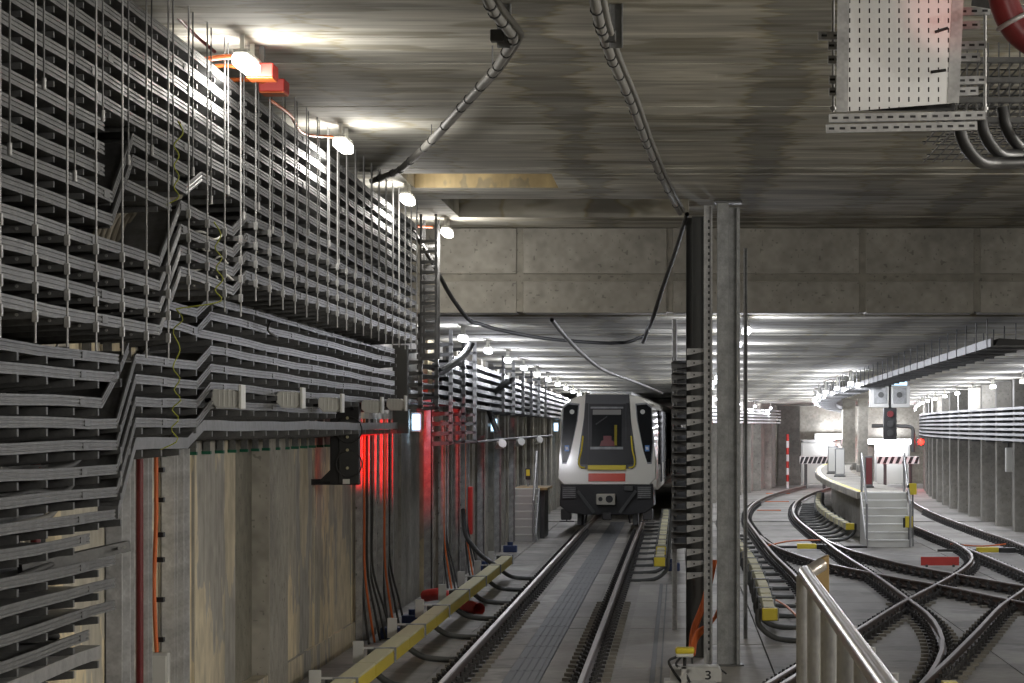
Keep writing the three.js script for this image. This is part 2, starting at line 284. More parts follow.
{ // divider wall beyond the train, on the curve
  const dx = d => 0.0 + bend(d, RK), w = struct('wall_divider', box(0.2, 0.55, -0.3, 4.4, 93, 95), mat.concrete);
  for (let d = 95; d < 144; d += 2.2) {
    const a = dx(d), b = dx(d + 2.2), top = c2(d) + 0.1;
    mesh('bay', hexa([V(a - 0.3, -0.3, d), V(a, -0.3, d), V(b, -0.3, d + 2.2), V(b - 0.3, -0.3, d + 2.2), V(a - 0.3, top, d), V(a, top, d), V(b, top, d + 2.2), V(b - 0.3, top, d + 2.2)]), mat.concrete, w);
    if (Math.round((d - 95) / 2.2) % 2) mesh('fin', box(a - 0.1, a + 0.34, -0.3, H + 0.1, d, d + 0.5), mat.concrete, w);
  }
  for (let d = 104; d < 144; d += 7) lamp(dx(d) + 0.55, c2(d) - 0.2, d, LAMP.hall, 0, 'batten lamps over the divider wall', 'glowing batten lamp over the trays of the curved divider wall', 1);
  for (let k = 0; k < 5; k++) {
    const t = thing('cable_tray', ordinal[k] + ' cable tray on the curved divider wall behind the column', 'cable tray', 'trays on the divider wall');
    const pts = []; for (let d = 96; d < 145; d += 3) pts.push(V(dx(d) + 0.3, H + 0.12 + k * 0.14, d));
    mesh('side_rail', sweep([[0.14, 0], [0.16, 0], [0.16, 0.07], [0.14, 0.07]], pts), mat.zincPale, t);
    mesh('tray_floor', sweep([[-0.2, 0], [0.15, 0], [0.15, 0.01], [-0.2, 0.01]], pts), mat.zinc, t);
  }
}

// ---------- cable trays on the left wall ----------
const railProfile = [[0, 0], [0, 0.014], [-0.006, 0.017], [-0.006, 0.024], [0, 0.027], [0, 0.040], [-0.006, 0.043], [-0.006, 0.049], [0, 0.052], [0, 0.066], [-0.014, 0.066], [-0.014, 0]];
const lerpPath = (path, d) => { for (let i = 0; i + 1 < path.length; i++) if (d >= path[i][0] - 1e-6 && d <= path[i + 1][0] + 1e-6) { const f = (d - path[i][0]) / (path[i + 1][0] - path[i][0]); return path[i][1] + f * (path[i + 1][1] - path[i][1]); } return null; };
function tray(path, x, width, label, group, o = {}) {
  const t = thing('cable_tray', label, 'cable tray', group), ph = rr(0, 6), pts = [];
  for (let i = 0; i < path.length; i++) {
    pts.push(V(x, path[i][1], path[i][0]));
    if (i + 1 < path.length) {
      const [d0, y0] = path[i], [d1, y1] = path[i + 1], n = Math.abs(y1 - y0) > 0.06 ? 1 : Math.max(1, Math.round((d1 - d0) / 0.8));
      for (let k = 1; k < n; k++) { const d = d0 + (d1 - d0) * k / n; pts.push(V(x, y0 + (y1 - y0) * k / n + 0.004 * Math.sin(d * 1.9 + ph) + 0.005 * Math.sin(d * 0.7 + ph * 2), d)); }
    }
  }
  const m = o.mat || mat.zinc, prof = o.box ? [[0, 0], [0, 0.085], [-0.14, 0.085], [-0.14, 0]] : railProfile;
  mesh('side_rail', sweep(prof, pts), m, t);
  if (!o.box) {
    mesh('side_rail', sweep(prof.map(([a, b]) => [a - width + 0.014, b]).reverse().map(([a, b]) => [a, b]).reverse(), pts), m, t);
    mesh('tray_floor', sweep([[-0.012, 0], [-0.012, 0.006], [-width + 0.01, 0.006], [-width + 0.01, 0]].reverse().reverse(), pts), m, t);
    for (let d = path[0][0] + 1.4 + rr(0, 0.5); d < path.at(-1)[0] - 0.3; d += 3) { const y = lerpPath(path, d); if (y !== null && lerpPath(path, d + 0.3) !== null && Math.abs(lerpPath(path, d + 0.3) - y) < 0.03) mesh('splice_plate', rbox(x - 0.004, x + 0.004, y + 0.012, y + 0.054, d, d + 0.16, 0.002), mat.zinc, t); }
  }
  return t;
}
const XU = -3.28, U = r => H + 3.26 * r;
const upper = [];
[[0.178, 0.304, 0.34], [0.222, 0.347, 0.385], [0.264, 0.39, 0.428], [0.311, 0.438, 0.475]].forEach(([a, b, c]) => upper.push([[12.4, U(a)], [19.03, U(a - 0.002)], [19.84, U(b)], [22.18, U(b - 0.008)], [22.85, U(c + 0.003)], [37.8, U(c - 0.014)]]));
upper.push([[12.4, U(0.359)], [17.43, U(0.357)], [18.08, U(0.482)], [20.08, U(0.475)], [20.72, U(0.518)], [37.8, U(0.505)]]);
upper.push([[12.4, U(0.3996)], [17.43, U(0.398)], [18.08, U(0.521)], [20.2, U(0.515)]]);
[0.4417, 0.4796, 0.521].forEach(r => upper.push([[12.4, U(r)], [17.19, U(r - 0.003)]]));
[0.5628, 0.602, 0.643, 0.684, 0.725, 0.766].forEach(r => upper.push([[12.4, U(r)], [37.8, U(r - 0.008)]]));
upper.push([[17.75, U(0.432)], [19.48, U(0.428)]]);
const upperNames = ['lowest', 'second lowest', 'third lowest', 'fourth lowest', 'fifth lowest, twice stepped,', 'sixth lowest, once stepped,', 'lowest of three cut-short', 'middle of three cut-short', 'topmost of three cut-short', 'lowest full-length', 'second full-length', 'third full-length', 'fourth full-length', 'fifth full-length', 'topmost full-length', 'very short'];
upper.forEach((p, i) => tray(p, XU, 0.78, upperNames[i] + ' galvanised cable tray of the suspended block', 'trays of the suspended block'));
const armGeo = (len, h0, h1, w) => merge([hexa([V(0, -h1, -w / 2), V(0, -h1, w / 2), V(-len, -h0, w / 2), V(-len, -h0, -w / 2)].map((p, i) => p).reverse().concat([V(0, 0, -w / 2), V(0, 0, w / 2), V(-len, 0, w / 2), V(-len, 0, -w / 2)].reverse())),
  box(-0.06, -0.03, -0.03, -0.02, w / 2, w / 2)].slice(0, 1));
{
  const arm = armGeo(1.12, 0.075, 0.032, 0.03), clamp = merge([rbox(-0.014, 0.014, -0.055, 0.004, -0.022, 0.012, 0.003)]);
  const bolt = merge(cyl(V(-0.07, -0.018, -0.012), V(-0.07, -0.018, -0.024), 0.009, 6));
  for (let k = -3; k < 29; k++) {
    const d = 15.1 + 0.79 * k, ys = upper.map(p => lerpPath(p, d)).filter(y => y !== null); if (!ys.length) continue;
    const low = Math.min(...ys), t = thing('tray_hanger', nth(29 - k) + ' threaded rod hanger of the suspended tray block, counted from the beam', 'hanger', 'hangers of the suspended block');
    mesh('rod', cyl(V(XU + 0.05, low - 0.16, d), V(XU + 0.05, C1 + 0.02, d), 0.0065, 6), mat.zincPale, t);
    mesh('wall_post', box(WL + 0.03, WL + 0.09, low - 0.1, C1, d - 0.03, d + 0.03), mat.zincDark, t);
    ys.sort((a, b) => a - b).forEach((y, i) => { put('arm', arm, mat.zincDark, t, i < 4 ? XU + 0.06 : XU - 0.02, y - 0.004, d); if (i < 4) { put('clamp', clamp, mat.zincPale, t, XU + 0.05, y, d); put('bolt', bolt, mat.zincPale, t, XU + 0.03, y, d); } });
    const r2 = thing('threaded_rod', nth(29 - k) + ' thin short rod before the upper suspended trays, counted from the beam', 'rod', 'short rods of the suspended block');
    const e = d + 0.3, low2 = d < 17 ? U(k % 2 ? 0.42 : 0.545) : U(k % 2 ? 0.49 : 0.53);
    mesh('rod', cyl(V(XU + 0.03, low2 - 0.05, e), V(XU + 0.03, C1 + 0.02, e), 0.0055, 6), mat.zinc, r2);
    mesh('nut', [cyl(V(XU + 0.03, low2 - 0.05, e), V(XU + 0.03, low2 + 0.01, e), 0.013, 6)], mat.zincPale, r2);
  }
}
const XW = -3.8, W = r => H + 3.8 * r;
const lower = [
  [[[14.6, W(0.113)], [20.43, W(0.111)]], 'upper pale cable tray with a cut end left of the steep steps'],
  [[[14.6, W(0.080)], [20.36, W(0.078)], [20.8, W(0.135)]], 'pale cable tray turning up at its end left of the steep steps'],
  [[[14.6, W(0.031)], [19.83, W(0.031)], [20.5, W(0.095)]], 'short ribbed cable tray ending before the dark gap'],
  [[[14.6, W(-0.002)], [20.36, W(-0.004)], [21.07, W(0.116)], [23.75, W(0.117)], [24.46, W(0.155)], [40.4, W(0.143)]], 'stepped cable tray, topmost of five climbing the steep step'],
  [[[14.6, W(-0.042)], [20.36, W(-0.043)], [21.07, W(0.0785)], [23.75, W(0.077)], [24.46, W(0.116)], [40.4, W(0.111)]], 'stepped cable tray, second of five climbing the steep step'],
  [[[14.6, W(-0.083)], [20.36, W(-0.086)], [21.07, W(0.037)], [23.75, W(0.0375)], [24.46, W(0.077)], [40.4, W(0.073)]], 'stepped cable tray, third of five climbing the steep step'],
  [[[14.6, W(-0.122)], [20.36, W(-0.126)], [21.07, W(-0.002)], [23.75, W(-0.002)], [24.46, W(0.037)], [33.5, W(0.036)]], 'stepped cable tray, fourth of five climbing the steep step'],
  [[[14.6, W(-0.163)], [20.3, W(-0.166)]], 'ribbed tray just above the cut-short tray by the floor posts'],
  [[[20.4, W(-0.166)], [21.07, W(-0.044)], [23.3, W(-0.046)], [24.1, W(-0.010)], [42, W(-0.012)]], 'pale flat duct with green ended posts hanging beneath it', { box: 1, mat: mat.zinc }],
  [[[14.6, W(-0.2)], [19.42, W(-0.2)]], 'cut-short cable tray above a bare bracket by the floor posts'],
  [[[14.6, W(-0.2437)], [20.3, W(-0.247)]], 'cable tray below the bare bracket by the floor posts'],
  [[[14.6, W(-0.2835)], [20.3, W(-0.287)]], 'fourth tray from the floor beside the silver posts'],
  [[[14.6, W(-0.325)], [20.3, W(-0.327)]], 'third tray from the floor beside the silver posts'],
  [[[14.6, W(-0.366)], [19.4, W(-0.364)]], 'tray holding a black cable coil beside the silver posts'],
  [[[14.6, W(-0.405)], [19.8, W(-0.403)]], 'pale duct nearest the floor with a yellow patch', { box: 1, mat: mat.zincPale }],
  [[[22, W(0.193)], [23.75, W(0.188)], [24.46, W(0.228)], [40.4, W(0.222)]], 'second tray below the suspended block beyond the small step'],
  [[[22.3, W(0.231)], [23.75, W(0.227)], [24.46, W(0.262)], [40.4, W(0.256)]], 'wavy tray directly below the suspended block'],
  [[[23.75, W(0.186)], [40.4, W(0.176)]], 'third tray below the suspended block beyond the small step'],
];
lower.forEach(([p, l, o]) => tray(p, XW, 0.5, l, 'trays on the wall brackets', o));
{
  const arm = armGeo(0.6, 0.10, 0.045, 0.05);
  for (let k = 0, d = 14.8; d < 41; k++, d += 0.8) {
    const ys = lower.map(([p]) => lerpPath(p, d)).filter(y => y !== null); if (!ys.length) continue;
    const toFloor = d < 20.5, bot = toFloor ? -0.18 : d < 24 ? H - 0.36 : H - 0.235, top = Math.max(...ys) + 0.12;
    const t = thing('wall_bracket', toFloor ? nth(8 - k) + ' full-height wall bracket post, counted from the steep tray steps' : nth(33 - k) + ' green-capped wall bracket post under the trays, counted from the beam', 'bracket', toFloor ? 'floor-standing bracket posts' : 'green-capped bracket posts');
    mesh('post', [box(WL + 0.04, WL + 0.1, bot, top, d - 0.03, d - 0.024), box(WL + 0.04, WL + 0.1, bot, top, d + 0.024, d + 0.03), box(WL + 0.04, WL + 0.046, bot, top, d - 0.03, d + 0.03)], mat.zinc, t);
    if (!toFloor) mesh('end_cap', rbox(WL + 0.03, WL + 0.115, bot - 0.025, bot + 0.005, d - 0.037, d + 0.037, 0.004), mat.green, t);
    for (const y of ys) put('arm', arm, mat.zincDark, t, XW + 0.02, y - 0.004, d);
  }
}
{ // bare bracket arm sticking out between the trays, floor posts, red pipe, orange cable, boxes
  const t = thing('cantilever_arm', 'bare slotted bracket arm sticking out between the lower trays', 'bracket');
  mesh('arm_plate', bar(at(20, 570, 18.9), at(128, 546, 19.6), 0.05, 0.07), mat.zincDark, t);
  mesh('bolt', [cyl(at(119, 548, 19.5), at(119, 548, 19.45), 0.01, 6), cyl(at(125, 547, 19.5), at(125, 547, 19.45), 0.01, 6)], mat.zincPale, t);
  [[20.75, 0.16, 'silver'], [23.3, 0.15, 'silver'], [24.15, 0.1, 'silver'], [25.4, 0.08, 'silver'], [25.95, 0.16, 'silver']].forEach(([d, w, m], i) => {
    const p = thing('channel_post', i ? ones[i] + ' silver channel post on the boarded wall past the lower tray ends' : 'wide silver channel post against which the lower trays end', 'post', 'channel posts by the orange cable', [WL + (d < 21 ? 0.55 : 0.12), 0, d]);
    mesh('web', box(-0.08, -0.07, -0.18, H - 0.12, -w, w), mat[m], p);
    mesh('flange', box(-0.08, 0.04, -0.18, H - 0.12, -w, -w + 0.012), mat[m], p);
    mesh('flange', box(-0.08, 0.04, -0.18, H - 0.12, w - 0.012, w), mat[m], p);
  });
  tag(mesh('conduit', cyl(V(WL + 0.12, -0.18, 23.9), V(WL + 0.12, H - 0.1, 23.9), 0.03, 10), mat.pipeRed), 'dark red vertical conduit between silver channel posts', 'conduit');
  tag(mesh('conduit', cyl(V(WL + 0.08, -0.18, 20.2), V(WL + 0.08, H - 0.1, 20.2), 0.035, 10), mat.pipeRed), 'dark red vertical conduit behind the lower tray ends', 'conduit');
  const oc = thing('cable', 'orange vertical cable clipped to the wall ending in a grey box', 'cable');
  mesh('sheath', tube([at(156, 440, 24.4), at(156, 520, 24.4), at(154, 590, 24.4), at(157, 660, 24.4)], 0.018, 30), mat.orange, oc);
  for (const y of [470, 500, 535, 560, 600, 640]) mesh('clip', rbox(at(157, y, 24.4).x - 0.03, at(157, y, 24.4).x + 0.05, at(0, y, 24.4).y - 0.02, at(0, y, 24.4).y + 0.02, 24.42, 24.5, 0.005), mat.black, oc);
  const jb = thing('junction_box', 'grey junction box low on the wall below the orange cable', 'junction box', null, [at(158, 0, 24.3).x, 0.38, 24.3]);
  mesh('body', rbox(-0.08, 0.08, 0, 0.55, 0, 0.12, 0.01), mat.plasticGrey, jb); mesh('lid', rbox(-0.07, 0.07, 0.02, 0.53, -0.02, 0, 0.008), mat.plasticPale, jb);
  const cb = [[at(-20, 505, 18), at(30, 500, 18.4), at(60, 492, 18.9), at(95, 491, 19.6), at(112, 470, 20.2)], [at(-20, 540, 17.5), at(40, 526, 18.2), at(80, 516, 19), at(88, 508, 19.4)], [at(-20, 480, 18), at(25, 470, 18.2), at(60, 472, 18.7), at(100, 466, 19.5), at(113, 455, 20.1)], [at(-10, 570, 17.6), at(40, 556, 18.2), at(85, 545, 19)], [at(-10, 596, 17.8), at(50, 577, 18.6), at(84, 564, 19.1)]];
  cb.forEach((p, i) => tag(mesh('cable', tube(p.map(q => q.clone().setX(q.x - 0.2)), 0.02, 24), i % 2 ? mat.cableGrey : mat.zincDark), 'slack grey cable lying in a lower wall tray', 'cable', 'slack cables in the lower trays'));
  tag(mesh('cable_coil', [new THREE.TorusGeometry(0.14, 0.022, 8, 24).rotateX(1.45), new THREE.TorusGeometry(0.12, 0.022, 8, 24).rotateX(1.5).translate(0.02, 0.04, 0)].map(g => g.translate(-4.05, W(-0.364) + 0.06, -18.9)), mat.rubber), 'black cable coil lying in a tray near the floor', 'cable');
  for (let i = 0; i < 7; i++) tag(mesh('cable', tube([at(118 + 9 * i, 290, 18.6 + i * 0.12), at(124 + 9 * i, 245, 18.9 + i * 0.12), at(140 + 8 * i, 212, 19.2 + i * 0.12), at(190 + 6 * i, 190 + i, 20 + i * 0.12)].map(q => q.setX(q.x - 0.2 - 0.02 * i)), 0.024, 28), mat.cableBrown), 'thick brown cable sweeping down behind the suspended trays', 'cable', 'thick brown cables in the dark gap');
  const ew = (pts, l) => tag(mesh('earth_wire', tube(pts, 0.0045, 40, 5), mat.earth), l, 'wire');
  const loops = (a, d, right) => a.flatMap(([x, y], i) => i + 1 < a.length ? [at(x, y, d), at(x + right, (y + a[i + 1][1]) / 2, d)] : [at(x, y, d)]);
  ew(loops([[178, 121], [174, 145], [174, 166], [174, 187], [164, 206]], 19.3, 5), 'yellow green earth wire looping down the upper trays');
  ew(loops([[214, 222], [215, 248], [216, 268], [215, 290], [176, 309]], 20.6, 7), 'yellow green earth wire looping between stepped trays');
  ew(loops([[176, 309], [173, 330], [173, 368], [174, 390], [172, 409], [171, 429], [160, 450]], 22.2, 7), 'yellow green earth wire looping down the wall trays');
  [[212, 398, 24.6], [277, 399, 28.4], [319, 404, 31.6], [362, 406, 36.1], [387, 404, 39]].forEach(([x, y, d], i) => {
    const b = thing('lamp_housing', nth(5 - i) + ' unlit ribbed lamp housing on the wall tray, counted from the beam', 'lamp', 'unlit housings on the wall tray', at(x, y, d).toArray().map((q, j) => j === 2 ? -q : q));
    mesh('body', extrude([[0, 0.04], [0.02, 0.065], [0.2, 0.055], [0.24, 0.04], [0.24, -0.04], [0.2, -0.075], [0.05, -0.075], [0, -0.03]].map(([a, c]) => [a * 0.9, c]), 0.2, 0.008), mat.plasticPale, b);
    for (const q of [0.05, 0.09, 0.13, 0.17]) mesh('rib', rbox(q, q + 0.012, -0.07, 0.07, -0.012, 0.19, 0.003), mat.plasticPale, b);
    mesh('end_plate', rbox(0.22, 0.245, -0.09, 0.11, -0.03, 0.22, 0.006), mat.plasticPale, b);
    mesh('cable_gland', cyl(V(0, 0, 0.1), V(-0.07, 0, 0.1), 0.035, 10), mat.black, b);
  });
  for (let i = 0; i < 9; i++) { const x = 196 + i * 5, y = 222 + (i % 3) * 20 + i * 2.5, d = 20.7 + i * 0.12; tag(mesh('wire', tube([at(x - 14, y - 4, d - 0.2), at(x - 5, y - 9 + (i % 4) * 4, d), at(x + 4, y + 2 - (i % 3) * 5, d), at(x + 13, y - 2 + (i % 2) * 6, d + 0.3)].map(p => p.setX(p.x - 0.12)), 0.009, 20, 5), mat.plasticPale), 'loose pale wire end tangled in the stepped suspended trays', 'wire', 'loose pale wires in the stepped trays'); }
  tag(mesh('hanging_tube', tube([at(277, 338, 27.8), at(268, 330, 27.5), at(270, 322, 27.3)], 0.012, 12), mat.zinc), 'bent loose bracket wire dangling under the wavy tray', 'wire');
}

// ---------- signal on the wall, seen from behind ----------
{
  const d = 36, s = thing('rail_signal', 'black two-lamp rail signal seen from behind on a wall arm', 'signal');
  const a = at(330, 485, d), b = at(359, 401, d);
  mesh('head', rbox(a.x, b.x, a.y, b.y, d, d + 0.22, 0.012), mat.black, s);
  mesh('back_plate', rbox(a.x + 0.11, b.x - 0.005, a.y + 0.02, b.y - 0.22, d - 0.02, d, 0.006), mat.rubber, s);
  for (const y of [430, 464]) { const c = at(349, y, d - 0.03); mesh('lens_cover', new THREE.TorusGeometry(0.155, 0.008, 6, 28).translate(c.x, c.y, c.z), mat.rubber, s); }
  for (const y of [418, 437, 450, 468]) { const c = at(347.5, y, d - 0.03); mesh('knob', cyl(c, c.clone().add(new THREE.Vector3(0, 0, 0.03)), 0.018, 10), mat.dullTan, s); }
  mesh('arm', [bar(at(289, 482, d + 0.1), at(358, 482, d + 0.1), 0.05, 0.07), extrude([[0, 0], [0.16, 0.16], [0.16, 0]].map(([x, y]) => [x + at(318, 0, d).x, y + at(0, 482, d).y]), 0.05).translate(0, 0, -d)], mat.black, s);
  mesh('wall_plate', rbox(at(287, 0, d).x, at(291, 0, d).x, at(0, 488, d).y, at(0, 475, d).y, d, d + 0.3, 0.004), mat.black, s);
  mesh('label_tag', rbox(at(343, 0, d).x, at(350, 0, d).x, at(0, 484, d).y, at(0, 479, d).y, d - 0.035, d - 0.02, 0.003), mat.plasticPale, s);
  const lens = at(349, 462, d + 0.24);
  mesh('lamp_lens', cyl(lens, lens.clone().setZ(lens.z - 0.03), 0.1, 20), mat.glowRed, s);
  const l = new THREE.SpotLight(0xff0a06, 300, 0, 0.135, 1); l.position.set(lens.x, lens.y, lens.z - 0.06); l.target.position.set(lens.x - 0.78, lens.y + 0.3, lens.z - 10); l.shadow.radius = 4; l.name = 'red_signal_light'; scene.add(l, l.target);
  tag(mesh('cable', [tube([at(325, 391, 36), at(340, 395, 36), at(350, 402, 36), at(354, 410, 35.95)], 0.012, 20), tube([at(292, 445, 36.2), at(292, 520, 36.2), at(288, 600, 36.2), at(287, 683, 36.2)], 0.02, 30)].slice(0, 1), mat.rubber), 'black cable looping onto the black signal head', 'cable');
  tag(mesh('flexible_conduit', tube([at(291, 447, 36.6), at(291, 500, 36.6), at(289, 560, 36.6), at(287, 672, 36.6)], 0.018, 40), mat.darkArm), 'dark flexible conduit running down the wall beside the signal arm', 'conduit');
}
// ---------- vertical cable runs past the signal, lit red ----------
function cableRun(d, n, w, label, out = 0.06, top = H + 0.1) {
  const x = WL + out, t = thing('cable_ladder', 'vertical cable ladder ' + label, 'cable ladder', null, [x, 0, d]);
  for (const s of [0, w / 2, w]) mesh('stile', box(0, 0.09, -0.18, top, s, s + 0.09), mat.zincPale, t);
  for (let y = 0.3; y < top; y += 0.45) mesh('rung', box(0.0, 0.02, y, y + 0.03, 0, w), mat.zincDark, t);
  for (let i = 0; i < n; i++) {
    const e = d + 0.1 + (w - 0.1) * i / n, or = i % 4 === 1;
    tag(mesh('cable', tube([V(x + 0.07, top, e), V(x + 0.07, 1.6, e), V(x + 0.08, 0.75, e), V(x + 0.13 + 0.03 * i, 0.2, e - 0.1), V(x + 0.2 + 0.04 * i, -0.16, e - 0.3)], 0.017, 26), or ? mat.orange : mat.rubber), (or ? 'orange' : 'black') + ' cable dropping down the ladder ' + label, 'cable', 'cables on the ladder ' + label);
  }
}
cableRun(40.5, 5, 1.9, 'beside the black signal');
cableRun(43.3, 4, 1.6, 'one step past the black signal');
cableRun(53.5, 4, 1.2, 'in front of the dark wall recess', 0.14);
cableRun(59, 4, 1.2, 'beside the red hose on the wall', 0.14);
for (const [d, y1] of [[51.2, H + 0.5], [56.8, H + 0.7], [64, H - 0.2], [70, H - 0.1], [76, H + 0.2]]) {
  const t = thing('channel_post', nth([51.2, 56.8, 64, 70, 76].indexOf(d) + 1) + ' vertical wall channel past the black signal, tinted red', 'post', 'red-lit wall channels', [WL + (d > 53 ? 0.16 : 0.1), 0, d]);
  mesh('web', box(-0.02, 0.12, -0.18, y1, 0, 0.02), mat.zincPale, t); mesh('flange', box(0.1, 0.13, -0.18, y1, 0, 0.1), mat.zincPale, t);
}
{ // bracket posts past the beam with empty arms, a few trays behind them
  const arm = armGeo(0.34, 0.08, 0.04, 0.06), thin = armGeo(0.2, 0.05, 0.03, 0.04);
  for (let k = 0; k < 11; k++) {
    const d = 43 + k * (k < 5 ? 2.9 : 4.1), bot = k < 2 ? H + 0.25 : k < 5 ? H - 0.3 : H + 0.25, top = c2(d) + 0.05, t = thing('wall_bracket', k < 5 ? nth(k + 1) + ' bracket post with empty comb arms past the beam' : nth(k - 4) + ' bracket post of the wall trays beside the train', 'bracket', k < 5 ? 'empty comb brackets past the beam' : 'brackets beside the train', [WL + 0.72, 0, d]);
    mesh('post', box(-0.03, 0.03, bot, top, -0.03, 0.03), mat.zinc, t);
    for (let y = bot + 0.05; y < top - 0.1; y += 0.16) put('arm', arm, mat.zincDark, t, 0.04, y, 0);
  }
  for (let k = 0; k < 6; k++) {
    const path = [[46 + k * 0.8, H + 0.35 + k * 0.15], [112, H + 0.2 + k * 0.13]];
    tray(path, -3.72, 0.45, ordinal[k] + ' cable tray along the wall beside the train', 'trays beside the train');
  }
  // end pieces hanging at the end of the suspended block
  for (const [x, d] of [[-3.15, 39.2], [-3.2, 40.3], [-3.3, 41.2]]) {
    const t = thing('tray_hanger', 'crowded hanger frame closing the suspended block before the beam', 'hanger', 'end hanger frames', [x, 0, d]);
    mesh('post', box(-0.015, 0.015, H + 0.9, C1, -0.015, 0.015), mat.zincDark, t);
    mesh('post', box(-0.21, -0.18, H + 0.9, C1, -0.015, 0.015), mat.zincDark, t);
    for (let y = H + 0.95; y < C1 - 0.3; y += 0.135) put('arm', thin, mat.zincDark, t, 0, y, 0);
  }
  const bx = at(400, 372, 40.8), t = thing('column', 'dark steel column where the wall trays end at the beam', 'column', null, [bx.x, 0, 40.9]);
  mesh('web', box(-0.01, 0.01, H - 0.1, H + 1.1, -0.1, 0.1), mat.darkArm, t); mesh('flange', box(-0.1, 0.1, H - 0.1, H + 1.1, -0.11, -0.09), mat.darkArm, t); mesh('flange', box(-0.1, 0.1, H - 0.1, H + 1.1, 0.09, 0.11), mat.darkArm, t);
}
// black cables slung below the ceiling
const cab = (pts, r, label, m = mat.rubber) => tag(mesh('cable', tube(pts, r, 48), m), label, 'cable');
cab([at(408, 222, 39), at(434, 265, 40.4), at(452, 298, 41.4), at(466, 317, 41.8), at(480, 324, 43.4), at(505, 331, 46), at(560, 340, 50), at(620, 343, 52), at(644, 336, 50)], 0.03, 'black cable slung from the suspended block under the beam');
cab([at(687, 214, 38), at(676, 250, 39.5), at(662, 290, 41.2), at(653, 318, 41.8), at(648, 329, 43.6), at(643, 342, 46)], 0.03, 'black cable hanging from the conduit end near the column');
cab([at(552, 320, 43.6), at(563, 334, 46), at(580, 352, 50), at(600, 368, 55), at(630, 380, 66), at(662, 393, 84)], 0.035, 'bundled cable running along the low ceiling towards the train', mat.cableGrey);
cab([at(497, 432, 62), at(488, 405, 62), at(500, 388, 61), at(512, 380, 60)], 0.06, 'thick black cable bending from the wall trays past the beam');
cab([at(455, 372, 46), at(470, 362, 46.5), at(482, 350, 47), at(486, 342, 47)].map(p => p.setX(p.x - 0.22)), 0.06, 'thick black cable curling among the brackets at the beam');
{ // hanging orange cable and red boxes at the lamps
  cab([at(412, 250, 39.6), at(406, 240, 39.6), at(412, 228, 39.7), at(432, 227, 40)], 0.018, 'orange cable looping to the lamp before the beam', mat.orange);
  [[262, 72, 21.9, 'nearer'], [274, 87, 23.3, 'farther']].forEach(([x, y, d, w]) => {
    const p = at(x, y, d), t = thing('fire_box', w + ' red cable box under the ceiling by the first lamp', 'junction box', null, [p.x, p.y, d]);
    mesh('body', rbox(-0.1, 0.1, -0.05, 0.05, -0.15, 0.15, 0.01), mat.red, t); mesh('lid', rbox(-0.095, 0.095, -0.06, -0.05, -0.14, 0.14, 0.004), mat.orange, t);
    mesh('bracket', box(-0.02, 0.02, 0.05, C1 - p.y, -0.02, 0.02), mat.zinc, t);
  });
  cab([at(196, 62, 21.2), at(215, 58, 21.3), at(235, 57, 21.4), at(262, 70, 21.9)], 0.02, 'upper orange cable running to the nearer red box', mat.orange);
  cab([at(205, 68, 21.6), at(230, 66, 22), at(255, 72, 22)], 0.014, 'lower orange cable running to the nearer red box', mat.orange);
  cab([at(228, 80, 22.8), at(250, 80, 23), at(275, 84, 23.3)], 0.018, 'orange cable running to the farther red box', mat.orange);
  cab([at(150, 0, 20), at(175, 15, 20.4), at(195, 35, 20.8), at(215, 52, 21)], 0.012, 'dull red cable along the ceiling edge above the trays', mat.pipeRed);
  cab([at(270, 100, 23.8), at(290, 115, 25), at(305, 134, 26.6), at(335, 137, 27.6)], 0.014, 'orange cable leading to the second lamp', mat.orange);
}
// ---------- conduits on the high ceiling ----------
function hungConduit(pts, label) {
  const t = thing('conduit', label, 'conduit'), c = new THREE.CatmullRomCurve3(pts, false, 'catmullrom', 0.15);
  mesh('bundle', [new THREE.TubeGeometry(c, 60, 0.035, 8), new THREE.TubeGeometry(new THREE.CatmullRomCurve3(pts.map(p => p.clone().add(new THREE.Vector3(0.05, 0.02, 0))), false, 'catmullrom', 0.15), 60, 0.022, 6)], mat.cableGrey, t);
  for (let k = 1; k < 20; k++) { const p = c.getPoint(k / 20), q = c.getTangent(k / 20).multiplyScalar(0.012); mesh('tie', cyl(p.clone().sub(q), p.clone().add(q), 0.042, 10), mat.rubber, t); }
  for (const k of [0.45, 0.7, 0.95]) { const p = c.getPoint(k); mesh('hanger_rod', cyl(p, p.clone().setY(C1 + 0.02), 0.006, 6), mat.zinc, t); }
  return t;
}
hungConduit([at(478, -20, 17.4), at(494, 12, 18.4), at(514, 38, 19.6), at(495, 70, 21.7), at(466, 102, 24.2), at(430, 142, 27.8), at(400, 170, 31), at(372, 181, 33)], 'grey cable bundle bending across the ceiling to the suspended trays');
hungConduit([at(590, -20, 17.4), at(600, 25, 19.1), at(612, 60, 21), at(630, 100, 24), at(645, 140, 27.6), at(660, 175, 31.9), at(680, 213, 37)], 'grey cable bundle running along the ceiling towards the steel column');
[[504, 22, 19.7, 'bundle bending left'], [616, 22, 19.7, 'bundle towards the column']].forEach(([x, y, d, w]) => {
  const t = thing('ceiling_bracket', 'grey hanging steel bracket holding the cable ' + w, 'bracket', null, [at(x, 0, d).x, 0, d]);
  mesh('channel', [box(-0.045, 0.045, at(0, y + 25, d).y, C1 + 0.02, 0.05, 0.06), box(-0.045, -0.037, at(0, y + 25, d).y, C1 + 0.02, 0, 0.06), box(0.037, 0.045, at(0, y + 25, d).y, C1 + 0.02, 0, 0.06)], mat.steelGrey, t);
  mesh('clamp', rbox(-0.09, 0.0, at(0, y + 20, d).y, at(0, y + 8, d).y, -0.05, 0.05, 0.01), mat.darkArm, t);
});

